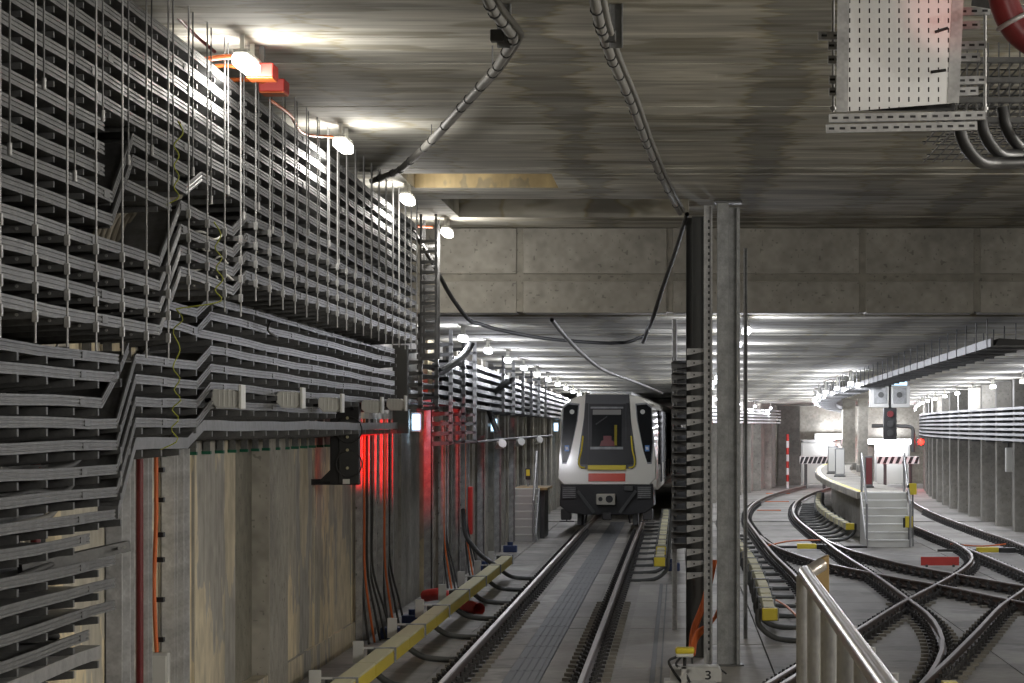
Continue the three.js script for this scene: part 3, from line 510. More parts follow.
// ---------- tracks ----------
const railShape = [[-0.033, -0.012], [-0.027, 0], [0.027, 0], [0.033, -0.012], [0.033, -0.036], [0.009, -0.052], [0.009, -0.115], [0.062, -0.13], [0.062, -0.145], [-0.062, -0.145], [-0.062, -0.13], [-0.009, -0.115], [-0.009, -0.052], [-0.033, -0.036]].reverse();
const fastenerGeo = merge([box(-0.17, 0.17, -0.185, -0.15, -0.08, 0.08), ...[-1, 1].flatMap(s => [rbox(s * 0.075, s * 0.135, -0.15, -0.075, -0.06, 0.06, 0.012), cyl(V(s * 0.105, -0.1, 0), V(s * 0.105, -0.02, 0), 0.018, 6), bar(V(s * 0.06, -0.11, -0.07), V(s * 0.15, -0.06, -0.02), 0.03, 0.025), bar(V(s * 0.06, -0.11, 0.07), V(s * 0.15, -0.06, 0.02), 0.03, 0.025)])]);
const padL = merge(box(-0.28, -0.18, -0.185, -0.14, -0.06, 0.06)), padR = merge(box(0.18, 0.28, -0.185, -0.14, -0.06, 0.06));
function rail(pts, label, group, f0, f1, step = 0.65, n = 60, pads = true) {
  const t = thing('rail', label, 'rail', group), c = new THREE.CatmullRomCurve3(pts, false, 'centripetal'), ps = c.getSpacedPoints(n);
  mesh('rail_bar', sweep(railShape, ps), mat.rail, t);
  mesh('running_surface', sweep([[-0.024, 0.0], [0.024, 0.0], [0.024, 0.002], [-0.024, 0.002]], ps), mat.railTop, t);
  const L = c.getLength(), cnt = Math.floor(L / step);
  for (let k = 0; k < cnt; k++) { const u = k / cnt, p = c.getPointAt(u), q = c.getTangentAt(u), d = -p.z; if (d < f0 || d > f1) continue; const ang = Math.atan2(-q.x, -q.z); put('fastener', fastenerGeo, mat.clip, t, p.x, 0, d, ang); if (pads && d < 50) { put('rail_pad', padL, mat.pad, t, p.x, 0, d, ang); put('rail_pad', padR, mat.pad, t, p.x, 0, d, ang); } }
  return t;
}
for (const [s, l] of [[-1, 'rail of the train track beside the yellow conductor cover'], [1, 'rail of the train track beside the steel column']])
  rail([V(-1.8 + s * 0.752, 0, 6), V(-1.8 + s * 0.752, 0, 50), V(-1.8 + s * 0.752, 0, 128)], l, null, 29, 82, 0.65, 4);
const off = (base, k, ds) => ds.map(d => V(base + bend(d, k), 0, d));
const far = [78, 84, 90, 98, 106, 114, 122, 130, 140];
rail([[0.3, 28], [1.13, 32.3], [1.5, 34.6], [1.95, 38.6], [2.2, 43.7], [2.22, 50], [2.2, 56.5], [2.1, 65]].map(([x, d]) => V(x, 0, d)).concat(off(2.07, RK, far)), 'curved rail beside the beige stepped conductor cover', null, 29, 112);
rail([[1.85, 28], [2.63, 32.3], [2.97, 34.6], [3.42, 38.6], [3.70, 43.7], [3.72, 48.3], [3.7, 56.5], [3.6, 65]].map(([x, d]) => V(x, 0, d)).concat(off(3.57, RK, far)), 'curved rail sweeping round beneath the island platform edge', null, 29, 112);
rail([[0.25, 28], [0.96, 32.3], [2.35, 40.3], [3.58, 47.5], [4.54, 52.6], [5.64, 58.9], [6.3, 64], [6.6, 70]].map(([x, d]) => V(x, 0, d)).concat(off(6.6, RK2, far)), 'crossing rail running to the far side of the stairs', null, 29, 100);
rail([[1.8, 28], [2.63, 32.3], [3.95, 40], [5.06, 46.7], [5.95, 51.3], [7.2, 58.9], [7.85, 65], [8.1, 72]].map(([x, d]) => V(x, 0, d)).concat(off(8.1, RK2, far)), 'crossing rail nearest the yellow box on the floor', null, 29, 100);
rail([[6.6, 41], [5.28, 48.3], [4.6, 52.3], [3.95, 55.4], [3.05, 60.6], [2.45, 66.5], [2.2, 71], [2.1, 76]].map(([x, d]) => V(x, 0, d)), 'nearer rail of the crossover passing below the red board', null, 29, 80);
rail([[8.1, 41], [6.75, 48.3], [6.1, 51.8], [5.4, 55.4], [4.55, 60.6], [3.95, 66.5], [3.7, 71], [3.6, 76]].map(([x, d]) => V(x, 0, d)), 'farther rail of the crossover passing close before the red board', null, 29, 80);
rail([V(6.6, 0, 38), V(6.6, 0, 55), V(6.6, 0, 70)], 'straight rail of the track along the finned wall, stair side', null, 40, 70);
rail([V(8.1, 0, 38), V(8.1, 0, 55), V(8.1, 0, 72)], 'straight rail of the track along the finned wall, wall side', null, 40, 70);

// ---------- conductor rails with covers ----------
function conductor(pts, side, label, o = {}) {
  const t = thing('conductor_rail', label, 'conductor rail'), c = new THREE.CatmullRomCurve3(pts, false, 'centripetal'), L = c.getLength(), n = Math.max(2, Math.round(L / 2)), hw = o.noPlate ? 0.075 : 0.10;
  for (let k = 0; k < n; k++) {
    const seg = []; for (let j = 0; j <= 4; j++) seg.push(c.getPointAt(Math.min(1, (k + (j / 4) * (o.noPlate ? 0.86 : 0.985)) / n)));
    mesh('cover_side', sweep([[-hw, -0.15], [hw, -0.15], [hw, -0.012], [-hw, -0.012]].reverse(), seg), o.mat || mat.yellow, t);
    mesh('cover_top', sweep([[-hw - 0.005, -0.012], [hw + 0.005, -0.012], [hw - 0.005, 0.006], [-hw + 0.005, 0.006]].reverse(), seg), mat.dullTan, t);
  }
  const m = Math.round(L / (o.step || 4.05));
  for (let k = 0; k <= m; k++) {
    const u = Math.min(0.999, (k + (o.shift || 0)) / m), p = c.getPointAt(u), q = c.getTangentAt(u), g = new THREE.Group(); if (u > 1) continue;
    const ang = Math.atan2(-q.x, -q.z);
    put('clamp', clampGeo, mat.steelGrey, t, p.x, p.y, -p.z, ang);
    put('support_arm', side > 0 ? armR : armL, mat.darkArm, t, p.x, p.y, -p.z, ang);
    if (!o.noPlate) put('insulator_plate', side > 0 ? plateL : plateR, mat.plasticGrey, t, p.x, p.y, -p.z, ang);
  }
  return t;
}
const clampGeo = merge([box(-0.125, 0.125, 0.006, 0.02, -0.03, 0.03), box(0.105, 0.125, -0.16, 0.02, -0.03, 0.03), box(-0.125, -0.105, -0.16, 0.02, -0.03, 0.03)]);
const armCurve = s => merge([tube([V(-s * 0.16, 0.0, 0), V(-s * 0.15, -0.2, 0), V(s * 0.05, -0.38, 0), V(s * 0.3, -0.425, 0), V(s * 0.62, -0.43, 0)], 0.042, 16, 6)]);
const armR = armCurve(1), armL = armCurve(-1);
const plateAt = s => merge([rbox(-s * 0.36, -s * 0.24, -0.16, 0.09, -0.02, 0.02, 0.005), box(-s * 0.25, -s * 0.1, 0.0, 0.02, -0.02, 0.02)]);
const plateL = plateAt(1), plateR = plateAt(-1);
conductor([V(-3.26, 0.28, 25.5), V(-3.26, 0.28, 40), V(-3.26, 0.28, 57.5)], 1, 'conductor rail under a long yellow cover beside the wall');
conductor([V(-0.33, 0.26, 57), V(-0.33, 0.26, 70), V(-0.33, 0.26, 90)], -1, 'conductor rail with curved black arms beside the train', { mat: mat.dullTan, step: 3, noPlate: 1 });
conductor([V(1.26, 0.28, 40.8), V(1.36, 0.28, 48), V(1.4, 0.28, 58), V(1.28, 0.28, 68), V(1.25, 0.28, 80)], 1, 'conductor rail with a beige cover and black arms right of the column', { mat: mat.dullTan, step: 2.6, noPlate: 1 });
conductor([V(4.38, 0.28, 76.5), V(4.36, 0.28, 84), V(4.5, 0.28, 95), V(5.3, 0.28, 112)], -1, 'conductor rail curving below the island platform edge', { mat: mat.dullTan, step: 2.4, noPlate: 1 });
[[V(1.26, 0.28, 40.78), 'right of the steel column'], [V(-0.33, 0.26, 62), 'on the conductor rail beside the train'], [V(-0.33, 0.26, 56.9), 'at the conductor rail end before the train'], [V(4.4, 0.28, 76.3), 'below the island platform']].forEach(([p, w]) => {
  const t = thing('end_marker', 'yellow conductor rail end block ' + w, 'marker', null, [p.x, p.y, -p.z]);
  mesh('block', rbox(-0.105, 0.105, -0.15, 0.02, -0.12, 0.02, 0.015), mat.yellow, t); mesh('back_band', rbox(-0.11, 0.11, -0.16, 0.03, 0.02, 0.06, 0.01), mat.darkArm, t);
});

// ---------- steel column and its bracket posts ----------
{
  const d = 36.9, X = px => (px - VX) * d / F, y0 = -0.18;
  const c = thing('steel_column', 'tall grey steel column from floor to the high ceiling', 'column');
  mesh('shaft', rbox(X(717), X(729), y0, C1, d, d + 0.14, 0.008), mat.steelGrey, c);
  mesh('channel_web', box(X(729), X(738), y0, C1 - 0.08, d + 0.08, d + 0.1), mat.steelGrey, c);
  mesh('channel_flange', rbox(X(736.5), X(740), y0, C1 - 0.08, d + 0.0, d + 0.14, 0.005), mat.steelGrey, c);
  mesh('base_plate', rbox(X(708), X(744), y0, y0 + 0.02, d - 0.06, d + 0.25, 0.004), mat.zincDark, c);
  mesh('head_plate', rbox(X(714), X(742), C1 - 0.03, C1, d - 0.05, d + 0.25, 0.004), mat.zincDark, c);
  const strut = thing('perforated_strut', 'perforated strut standing against the grey steel column', 'post');
  mesh('channel', [box(X(704), X(706), y0, C1 - 0.05, d + 0.1, d + 0.14), box(X(706), X(712), y0, C1 - 0.05, d + 0.14, d + 0.146), box(X(711), X(712.6), y0, C1 - 0.05, d + 0.1, d + 0.14)], mat.zincPale, strut);
  const hole = merge(box(X(708.1), X(709.9), 0, 0.035, d + 0.1385, d + 0.1395));
  for (let y = 0; y < C1 - 0.2; y += 0.08) put('slot', hole, mat.black, strut, 0, y, 0);
  const post = (px0, px1, dd, top, label, m) => { const t = thing('steel_post', label, 'post'); const a = (px0 - VX) * dd / F, b = (px1 - VX) * dd / F; mesh('web', box(a, b, y0, top, dd + 0.05, dd + 0.06), m, t); mesh('flange', box(a, a + 0.012, y0, top, dd, dd + 0.1), m, t); mesh('flange', box(b - 0.012, b, y0, top, dd, dd + 0.1), m, t); };
  post(686, 692, 38.4, C1 - 0.1, 'dark steel post left of the perforated strut', mat.darkArm);
  post(692, 704, 38.2, C1 - 0.1, 'wide dark steel post right behind the bracket arms', mat.darkArm);
  post(743.5, 747.5, 41.6, C1 - 0.3, 'thin grey post right of the steel column', mat.steelGrey);
  post(672, 677, 43.4, H + 1.55, 'slim pale post left of the column under the beam', mat.zincPale);
  const arm = armGeo(0.26, 0.085, 0.03, 0.06), bolt = merge(cyl(V(-0.17, -0.035, -0.032), V(-0.17, -0.035, -0.045), 0.012, 6));
  const comb = thing('bracket_comb', 'comb of pale tapered bracket arms left of the perforated strut', 'bracket');
  mesh('post', box(X(703), X(707), H - 1.95, H + 1.05, d + 0.2, d + 0.25), mat.zincDark, comb);
  for (let k = 0; k < 20; k++) { const y = H + 0.96 - k * 0.146; const a = put('arm', arm, mat.zincPale, comb, X(691) + 0.0, y, d + 0.22); a.rotation.y = 0; a.scale.x = 1; a.position.x = X(708); put('bolt', bolt, mat.black, comb, X(708), y, d + 0.22); }
  const arm2 = armGeo(0.5, 0.09, 0.04, 0.05);
  for (let k = 0; k < 14; k++) {
    const dd = 42.5 + k * 3.2, t = thing('bracket_post', nth(k + 1) + ' bracket post with arms in the row behind the column', 'bracket', 'bracket posts behind the column', [0.42, 0, dd]);
    mesh('post', box(-0.04, 0.04, -0.18, c2(dd) + 0.05, -0.04, 0.04), mat.zincDark, t);
    for (let j = 0; j < 17; j++) put('arm', arm2, mat.zincDark, t, 0.0, H + 0.9 - j * 0.16, 0).name = 'arm';
  }
  for (let j = 0; j < 17; j++) {
    const y = H + 0.91 - j * 0.16, t = thing('cable_tray', j === 0 ? 'topmost dark cable tray running behind the column beside the train' : nth(j + 1) + ' cable tray from the top of the stack behind the column', 'cable tray', j === 0 ? null : 'dark trays behind the column');
    const pts = [V(0.1, y, 42), V(0.1, y, 60), V(0.1, y, 89)];
    mesh('side_rail', sweep([[-0.17, 0], [-0.15, 0], [-0.15, 0.06], [-0.17, 0.06]], pts), mat.zinc, t);
    mesh('tray_floor', sweep([[-0.16, 0], [0.26, 0], [0.26, 0.008], [-0.16, 0.008]], pts), mat.zinc, t);
  }
  for (let i = 0; i < 6; i++) tag(mesh('cable', tube([at(722 + i, 560 + i * 4, 37.6), at(722, 600, 37.5), at(712, 622, 37.4), at(697, 632 + i * 1.5, 37.2), at(689 + i, 655, 37)].map(p => p.setY(Math.max(p.y, -0.14))), 0.02, 30), mat.orange), 'orange cable curling out at the foot of the column', 'cable', 'orange cables at the column foot');
  for (let i = 0; i < 3; i++) tag(mesh('cable', tube([at(712 + i * 2, 560, 37.8), at(703 + i * 2, 600, 37.8), at(692 + i * 2, 630, 37.7), at(690 + i, 648, 37.6)], 0.02, 24), mat.orange), 'orange cable rising left of the perforated strut', 'cable', 'orange cables left of the strut');
}

// ---------- point machine and floor fittings ----------
const font = await new FontLoader().loadAsync('fonts/droid/droid_sans_bold.typeface.json');
{
  const d = 34.4, p = at(690, 681, d), t = thing('point_machine', 'grey point machine marked 3 with a yellow lamp on top', 'point machine', null, [p.x, -0.18, d]);
  mesh('case', extrude([[-0.22, 0.02], [-0.22, 0.15], [-0.2, 0.17], [0.33, 0.17], [0.35, 0.14], [0.35, 0.02]], 0.35, 0.01), mat.plasticGrey, t);
  mesh('lid', rbox(-0.2, 0.33, 0.18, 0.195, 0, 0.34, 0.006), mat.plasticGrey, t);
  mesh('number_mark', new TextGeometry('3', { font, size: 0.1, depth: 0.004, curveSegments: 4 }).translate(0.17, 0.045, 0.012), mat.black, t);
  mesh('handle', bar(V(0.35, 0.15, 0.1), V(0.42, 0.1, 0.1), 0.02, 0.02), mat.black, t);
  mesh('foot', [rbox(-0.3, 0.3, -0.0, 0.03, -0.1, 0.4, 0.006), box(-0.1, -0.04, 0, 0.2, -0.2, -0.12), box(-0.14, 0.08, 0.18, 0.2, -0.2, -0.1)], mat.plasticGrey, t);
  mesh('lamp_stem', cyl(V(-0.06, 0.17, 0.05), V(-0.06, 0.32, 0.05), 0.02, 8), mat.black, t);
  const head = mesh('lamp_head', rbox(-0.16, 0.04, 0.3, 0.345, -0.06, 0.14, 0.015, 2), mat.plasticPale, t);
  mesh('yellow_cap', [rbox(-0.17, 0.05, 0.34, 0.41, -0.07, 0.15, 0.025, 2)], mat.yellow, t);
  mesh('hose', [tube([V(-0.14, 0.31, -0.02), V(-0.24, 0.26, -0.05), V(-0.2, 0.16, -0.08), V(-0.1, 0.02, -0.1)], 0.016, 16), tube([V(-0.1, 0.31, -0.02), V(-0.16, 0.22, -0.05), V(-0.08, 0.16, -0.12), V(0.0, 0.02, -0.14)], 0.014, 16)], mat.black, t);
  const r = thing('point_rod', 'dark point rod with bolts lying across the floor', 'rod', null, [0.5, -0.15, 32.9]);
  mesh('rod', cyl(V(-0.1, 0, 0), V(0.75, 0, 0), 0.02, 8), mat.clip, r); for (const q of [0.15, 0.4, 0.6]) mesh('bolt', cyl(V(q, -0.03, 0), V(q, 0.08, 0), 0.025, 6), mat.clip, r);
  [[at(807, 549, 71), 0.46, 0.4, 'by the curved rails'], [at(988, 552, 69), 0.5, 0.4, 'by the stair side tracks']].forEach(([q, w, y, l]) => {
    const s = thing('point_lock', 'yellow and black point lock bar ' + l, 'point lock', null, [q.x, -0.18, -q.z]);
    mesh('yellow_bar', rbox(-w / 2, w / 2, 0.04, 0.16, 0, 0.3, 0.02), mat.yellow, s); mesh('black_end', rbox(w / 2, w / 2 + y, 0.03, 0.15, 0.0, 0.3, 0.02), mat.black, s); mesh('rod', cyl(V(-w / 2 - 0.9, 0.08, 0.15), V(w / 2 + 1.2, 0.08, 0.15), 0.03, 8), mat.clip, s);
  });
  const yb = at(951, 683, 31.6); const s2 = thing('marker_block', 'yellow block on the floor beside the crossing rail', 'marker', null, [yb.x, -0.18, 31.6]);
  mesh('block', extrude([[-0.09, 0], [-0.07, 0.24], [0.07, 0.24], [0.09, 0]], 0.3, 0.006), mat.yellow, s2); mesh('base', rbox(-0.12, 0.12, 0, 0.03, -0.05, 0.35, 0.004), mat.darkArm, s2);
  const rb = thing('red_board', 'flat red board standing on the floor before the stairs', 'board', null, [at(940, 0, 62.8).x, -0.18, 62.8]);
  mesh('panel', rbox(-0.4, 0.4, 0.03, 0.21, 0, 0.04, 0.006), mat.red, rb); mesh('foot', [box(-0.3, -0.26, 0, 0.05, -0.1, 0.15), box(0.26, 0.3, 0, 0.05, -0.1, 0.15)], mat.darkArm, rb);
  const cs = [[[at(766, 546, 70), at(790, 541, 71), at(820, 540, 72)], 'slack red cord lying across the curved rails'], [[at(776, 600, 48), at(786, 606, 46), at(800, 619, 43)], 'slack red cord over the black conductor arms'], [[at(950, 544, 72), at(985, 546, 71), at(1006, 544, 71)], 'orange red cord lying by the point lock']];
  cs.forEach(([q, l]) => tag(mesh('cord', tube(q, 0.018, 20, 6), mat.orange), l, 'cord'));
  for (const [x, y, d2, l] of [[777, 487, 130, 'by the far bend'], [768, 512, 104, 'in the near bend'], [776, 497, 116, 'in the middle of the bend']]) tag(mesh('cord', bar(at(x - 11, y, d2).setY(-0.15), at(x + 13, y, d2).setY(-0.15), 0.03, 0.03), mat.orange), 'thin red cord stretched across the curved track ' + l, 'cord');
  // drains and cable grooves in the floor: narrow lids
  [[at(651, 683, 32), 0, 'left of the column']].forEach(() => { });
  for (const [x0, x1, d0, d1, l] of [[-0.32, -0.26, 33, 56, 'beside the train track'], [-0.2, -0.18, 33, 56, 'left of the column']]) { const g = thing('cable_groove', 'narrow dark sealed groove in the floor ' + l, 'groove'); mesh('seal', box(x0, x1, -0.19, -0.172, d0, d1), mat.strip, g); }
}
// hoses, blue boxes and stubs on the floor along the left wall
{
  [[-3.95, 41.5], [-3.9, 44.2], [-3.85, 60], [-3.9, 70], [-0.1, 61]].forEach(([x, d]) => { const t = thing('cable_socket', 'small dark blue cable socket on the floor by the wall', 'socket', 'blue floor sockets', [x, -0.18, d]); mesh('body', rbox(-0.16, 0.16, 0, 0.16, 0, 0.3, 0.02), mat.blue, t); mesh('collar', cyl(V(0, 0.12, 0.15), V(0, 0.24, 0.15), 0.07, 10), mat.blue, t); });
  tag(mesh('hose', tube([V(-4.1, 0.0, 49), V(-3.8, 0.05, 48.5), V(-3.5, -0.05, 48), V(-3.1, -0.1, 47)], 0.1, 20, 10), mat.red), 'fat red hose on the floor behind the yellow cover', 'hose');
  const rc = thing('hose_cabinet', 'slim red cabinet on the wall past the signal', 'cabinet', null, [at(466, 0, 60).x, 0.6, 60]);
  mesh('body', rbox(-0.1, 0.12, 0, 0.95, 0, 0.4, 0.01), mat.red, rc); mesh('door', rbox(-0.09, 0.11, 0.03, 0.92, -0.02, 0, 0.005), mat.red, rc);
  tag(mesh('cable', tube([at(463, 510, 56), at(466, 535, 55.5), at(478, 552, 55), at(496, 566, 54)].map(p => p.setY(Math.max(-0.1, p.y))), 0.045, 24), mat.rubber), 'thick black cable drooping to the floor past the yellow cover', 'cable');
  // handrail pipe and lamps along the wall
  const hp = thing('wall_pipe', 'thin grey pipe along the wall beside the train', 'pipe');
  mesh('pipe', tube([V(-4.0, H - 0.32, 60), V(-3.98, H - 0.3, 75), V(-3.95, H - 0.3, 95)], 0.03, 12), mat.zincDark, hp); for (let d = 62; d < 95; d += 6) mesh('clip', box(-4.3, -3.97, H - 0.36, H - 0.28, d, d + 0.06), mat.zinc, hp);
  [66, 74, 84].forEach(d => { const l = thing('horn_speaker', 'small white horn loudspeaker on the wall pipe', 'loudspeaker', 'white horns on the wall', [-3.9, H - 0.42, d]); mesh('horn', new THREE.CylinderGeometry(0.1, 0.05, 0.3, 12).rotateX(Math.PI / 2 - 0.3).rotateY(0.5), mat.plasticGrey, l); mesh('driver', rbox(-0.08, 0.08, -0.08, 0.08, 0.1, 0.3, 0.02), mat.plasticGrey, l); });
  [[416, 422, 51], [494, 425, 69.5], [556, 427, 105]].forEach(([x, y, d]) => {
    const p = at(x, y, d), l = thing('marker_light', 'small bluish white marker light on the left wall', 'lamp', 'marker lights on the left wall', [p.x, p.y, d]);
    mesh('lens', rbox(-0.07, 0.07, -0.14, 0.14, 0, 0.05, 0.015), mat.glowBlue, l); mesh('housing', rbox(-0.09, 0.09, -0.17, 0.17, 0.05, 0.12, 0.01), mat.plasticGrey, l); mesh('wall_arm', box(-0.3, -0.09, -0.03, 0.03, 0.06, 0.11), mat.zinc, l);
    const q = new THREE.PointLight(0xbfe0ff, 0.3); q.position.set(p.x, p.y, p.z + 0.12); q.name = numbered('marker_glow'); scene.add(q);
  });
}
// ---------- access steps ----------
function stairs(name, label, x0, x1, d, n, rise, run, top, o) {
  const t = thing(name, label, 'stairs', null, [0, 0, 0]);
  for (let k = 0; k < n; k++) { const y = -0.18 + rise * (k + 1), e = d + run * k; mesh('tread', rbox(x0 + 0.03, x1 - 0.03, y - 0.035, y, e, e + run + 0.02, 0.006), o.tread, t); mesh('riser', box(x0 + 0.03, x1 - 0.03, y - rise, y - 0.035, e + 0.03, e + 0.05), o.riser, t); }
  const zt = d + run * n, yt = -0.18 + rise * n;
  for (const x of [x0, x1 - 0.03]) mesh('stringer', hexa([V(x, -0.18, d - 0.05), V(x + 0.03, -0.18, d - 0.05), V(x + 0.03, -0.18, zt), V(x, -0.18, zt), V(x, 0.02, d - 0.05), V(x + 0.03, 0.02, d - 0.05), V(x + 0.03, yt + 0.01, zt), V(x, yt + 0.01, zt)]), o.side, t);
  for (const x of o.rails) {
    mesh('handrail', cyl(V(x, 0.85, d), V(x, yt + 0.95, zt), 0.03, 8), mat.zincPale, t);
    mesh('handrail_post', cyl(V(x, -0.18, d), V(x, 0.85, d), 0.03, 8), mat.zincPale, t); mesh('handrail_post', cyl(V(x, yt, zt), V(x, yt + 0.95, zt), 0.03, 8), mat.zincPale, t);
  }
  if (o.deck) { mesh('landing', rbox(x0, x1 + 0.2, yt - 0.06, yt + 0.01, zt, zt + 3, 0.006), mat.wood, t); mesh('support', box(x0 + 0.1, x1 + 0.1, -0.18, yt - 0.06, zt + 0.4, zt + 2.8), mat.darkArm, t); }
  return t;
}
const stairOpt = { tread: mat.plasticPale, riser: mat.plasticGrey, side: mat.steelGrey };
stairs('access_steps', 'grey metal access steps with one handrail beside the wall left of the train', -4.25, -3.58, 76.5, 7, 0.19, 0.26, 0, { ...stairOpt, rails: [-3.66], deck: 1 });
{
  const b = thing('call_point', 'yellow and black call box on the wall above the access steps', 'call box', null, [at(528, 0, 80).x, at(0, 474, 80).y, 80]);
  mesh('body', rbox(-0.07, 0.07, -0.15, 0.15, 0, 0.1, 0.01), mat.black, b); mesh('yellow_front', rbox(-0.05, 0.05, -0.05, 0.12, -0.02, 0, 0.006), mat.yellow, b); mesh('stand', box(-0.02, 0.02, -0.9, -0.15, 0.03, 0.07), mat.steelGrey, b);
}

// ---------- train ----------
{
  const d = 82, X0 = -1.92, t = thing('metro_train', 'cream white metro train with a grey gangway door and red band', 'train', null, [X0, 0, d]);
  t.rotation.y = -0.014;
  const back = y => 0.22 * Math.max(0, y - 0.9);                       // the front leans back as it rises
  const lean = (g, o = 0) => { g = uvMetres(g); const p = g.attributes.position; for (let i = 0; i < p.count; i++) p.setZ(i, p.getZ(i) - back(p.getY(i)) + o); g.computeVertexNormals(); return g; };
  const rim = [[-1.24, 1.16], [-1.4, 1.32], [-1.40, 1.9], [-1.30, 2.75], [-1.2, 3.3], [-1.08, 3.48], [-0.85, 3.6], [-0.4, 3.67], [0.4, 3.67], [0.85, 3.6], [1.08, 3.48], [1.2, 3.3], [1.30, 2.75], [1.40, 1.9], [1.4, 1.32], [1.24, 1.16]].reverse();
  const full = [[-1.37, 1.0], [-1.37, 1.32], [-1.37, 1.9], [-1.37, 2.75], [-1.33, 3.2], [-1.22, 3.42], [-0.9, 3.58], [-0.4, 3.66], [0.4, 3.66], [0.9, 3.58], [1.22, 3.42], [1.33, 3.2], [1.37, 2.75], [1.37, 1.9], [1.37, 1.32], [1.37, 1.0]].reverse();
  // nose: front rim bulging back into the full section
  const ringAt = f => rim.map(([x, y], i) => { const e = Math.sin(f * Math.PI / 2); return new THREE.Vector3(x * (1 - 0.04 * (1 - e)) + (full[i][0] - x) * f, y + (full[i][1] - y) * f, -back(y) * (1 - f) - f * 1.6 - 0.0 - 0.06 * 0); });
  const a = [], steps = 8, tri = (p, q, r) => a.push(...p.toArray(), ...q.toArray(), ...r.toArray());
  const rings = [rim.map(([x, y]) => new THREE.Vector3(x * 0.94, 1.2 + (y - 1.2) * 0.975 + 0.02, -back(y) + 0.05))]; for (let k = 0; k <= steps; k++) rings.push(ringAt(k / steps)); rings.push(full.map(([x, y]) => new THREE.Vector3(x, y, -38)));
  for (let k = 0; k + 1 < rings.length; k++) for (let j = 0; j < rim.length; j++) { const i = (j + 1) % rim.length; tri(rings[k][j], rings[k + 1][i], rings[k][i]); tri(rings[k][j], rings[k + 1][j], rings[k + 1][i]); }
  const faces = THREE.ShapeUtils.triangulateShape(rings[0].map(p => new THREE.Vector2(p.x, p.y)), []); for (const [i, j, k] of faces) tri(rings[0][i], rings[0][j], rings[0][k]);
  const g = new THREE.BufferGeometry(); g.setAttribute('position', new THREE.Float32BufferAttribute(a, 3)); g.computeVertexNormals();
  const body = mesh('body_shell', g, mat.shell, t);
  const panel = (name, pts, m, proud, thick = 0.03, bevel = 0, par = t) => mesh(name, lean(extrude(pts, thick, bevel), 0.05 + proud), m, par);
  const fr = panel('gangway_frame', [[-0.60, 3.64], [0.60, 3.64], [0.64, 3.0], [0.80, 1.85], [0.80, 1.72], [0.70, 1.6], [-0.70, 1.6], [-0.80, 1.72], [-0.80, 1.85], [-0.64, 3.0]].reverse(), M({ c: [0.07, 0.072, 0.075], rough: 0.4 }), 0.03);
  panel('gangway_door', [[-0.53, 3.38], [0.47, 3.38], [0.50, 1.66], [-0.55, 1.66]].map(([x, y]) => [x + 0.03, y]).reverse(), mat.black, 0.05);
  panel('door_post', [[-0.60, 3.4], [-0.52, 3.4], [-0.52, 1.72], [-0.72, 1.72]].reverse(), mat.black, 0.045); panel('door_post', [[0.60, 3.4], [0.52, 3.4], [0.52, 1.72], [0.72, 1.72]], mat.black, 0.045);
  panel('door_window', [[-0.42, 3.26], [0.40, 3.26], [0.40, 2.2], [-0.42, 2.2]].reverse(), mat.glass, 0.065, 0.02);
  panel('window_trim', [[-0.46, 3.3], [0.44, 3.3], [0.44, 3.25], [-0.46, 3.25]].reverse(), mat.steelGrey, 0.07, 0.03); panel('window_trim', [[-0.46, 2.2], [0.44, 2.2], [0.44, 2.13], [-0.46, 2.13]].reverse(), mat.steelGrey, 0.07, 0.03);
  panel('interior_blind', [[-0.4, 3.22], [0.38, 3.22], [0.38, 3.08], [-0.4, 3.08]].reverse(), mat.cableGrey, 0.08, 0.02);
  panel('driver_seat', [[-0.2, 2.22], [-0.16, 2.36], [-0.1, 2.38], [-0.1, 2.5], [0.12, 2.5], [0.12, 2.38], [0.2, 2.34], [0.22, 2.22]].reverse(), mat.pipeRed, 0.08, 0.02, 0);
  panel('grab_pole', [[0.2, 2.8], [0.27, 2.8], [0.27, 2.24], [0.2, 2.24]].reverse(), M({ c: [0.25, 0.2, 0.01] }), 0.08, 0.02); 
  panel('wiper', [[-0.3, 2.8], [0.0, 3.02], [0.0, 3.05], [-0.32, 2.83]].reverse(), mat.rubber, 0.1, 0.02);
  panel('yellow_sill', [[-0.54, 1.69], [0.48, 1.69], [0.48, 1.58], [-0.54, 1.58]].map(([x, y]) => [x + 0.03, y]).reverse(), mat.yellow, 0.09, 0.05, 0.01);
  for (const s of [-1, 1]) mesh('yellow_handle', lean(tube([new THREE.Vector3(s * 0.66, 2.5, 0), new THREE.Vector3(s * 0.70, 2.1, 0), new THREE.Vector3(s * 0.765, 1.8, 0), new THREE.Vector3(s * 0.73, 1.66, 0), new THREE.Vector3(s * 0.6, 1.63, 0)], 0.022, 20), 0.12), mat.yellow, t);
  panel('red_band', [[-0.5, 1.47], [0.5, 1.47], [0.5, 1.26], [-0.5, 1.26]].reverse(), M({ c: [0.62, 0.05, 0.015], rough: 0.35 }), 0.03, 0.03, 0.004);
  for (const s of [-1, 1]) {
    const w = [[1.2, 3.26], [1.07, 3.37], [0.80, 3.34], [0.84, 2.9], [1.0, 2.1], [1.1, 1.78], [1.2, 1.78], [1.245, 2.3]].map(([x, y]) => [s * x, y]); if (s > 0) w.reverse(); w.reverse();
    panel('window_surround', (s > 0 ? w : w).map(([x, y]) => [x * 1.0 + (x - s * 1.03) * 0.14, 2.6 + (y - 2.6) * 1.06]), mat.steelGrey, 0.012);
    panel('side_window', w, mat.glass, 0.03);
    const lg = panel('headlamp', Array.from({ length: 14 }, (_, i) => [s * 0.97 + 0.065 * Math.cos(i / 14 * 2 * Math.PI), 3.16 + 0.065 * Math.sin(i / 14 * 2 * Math.PI)]), mat.plasticPale, 0.045);
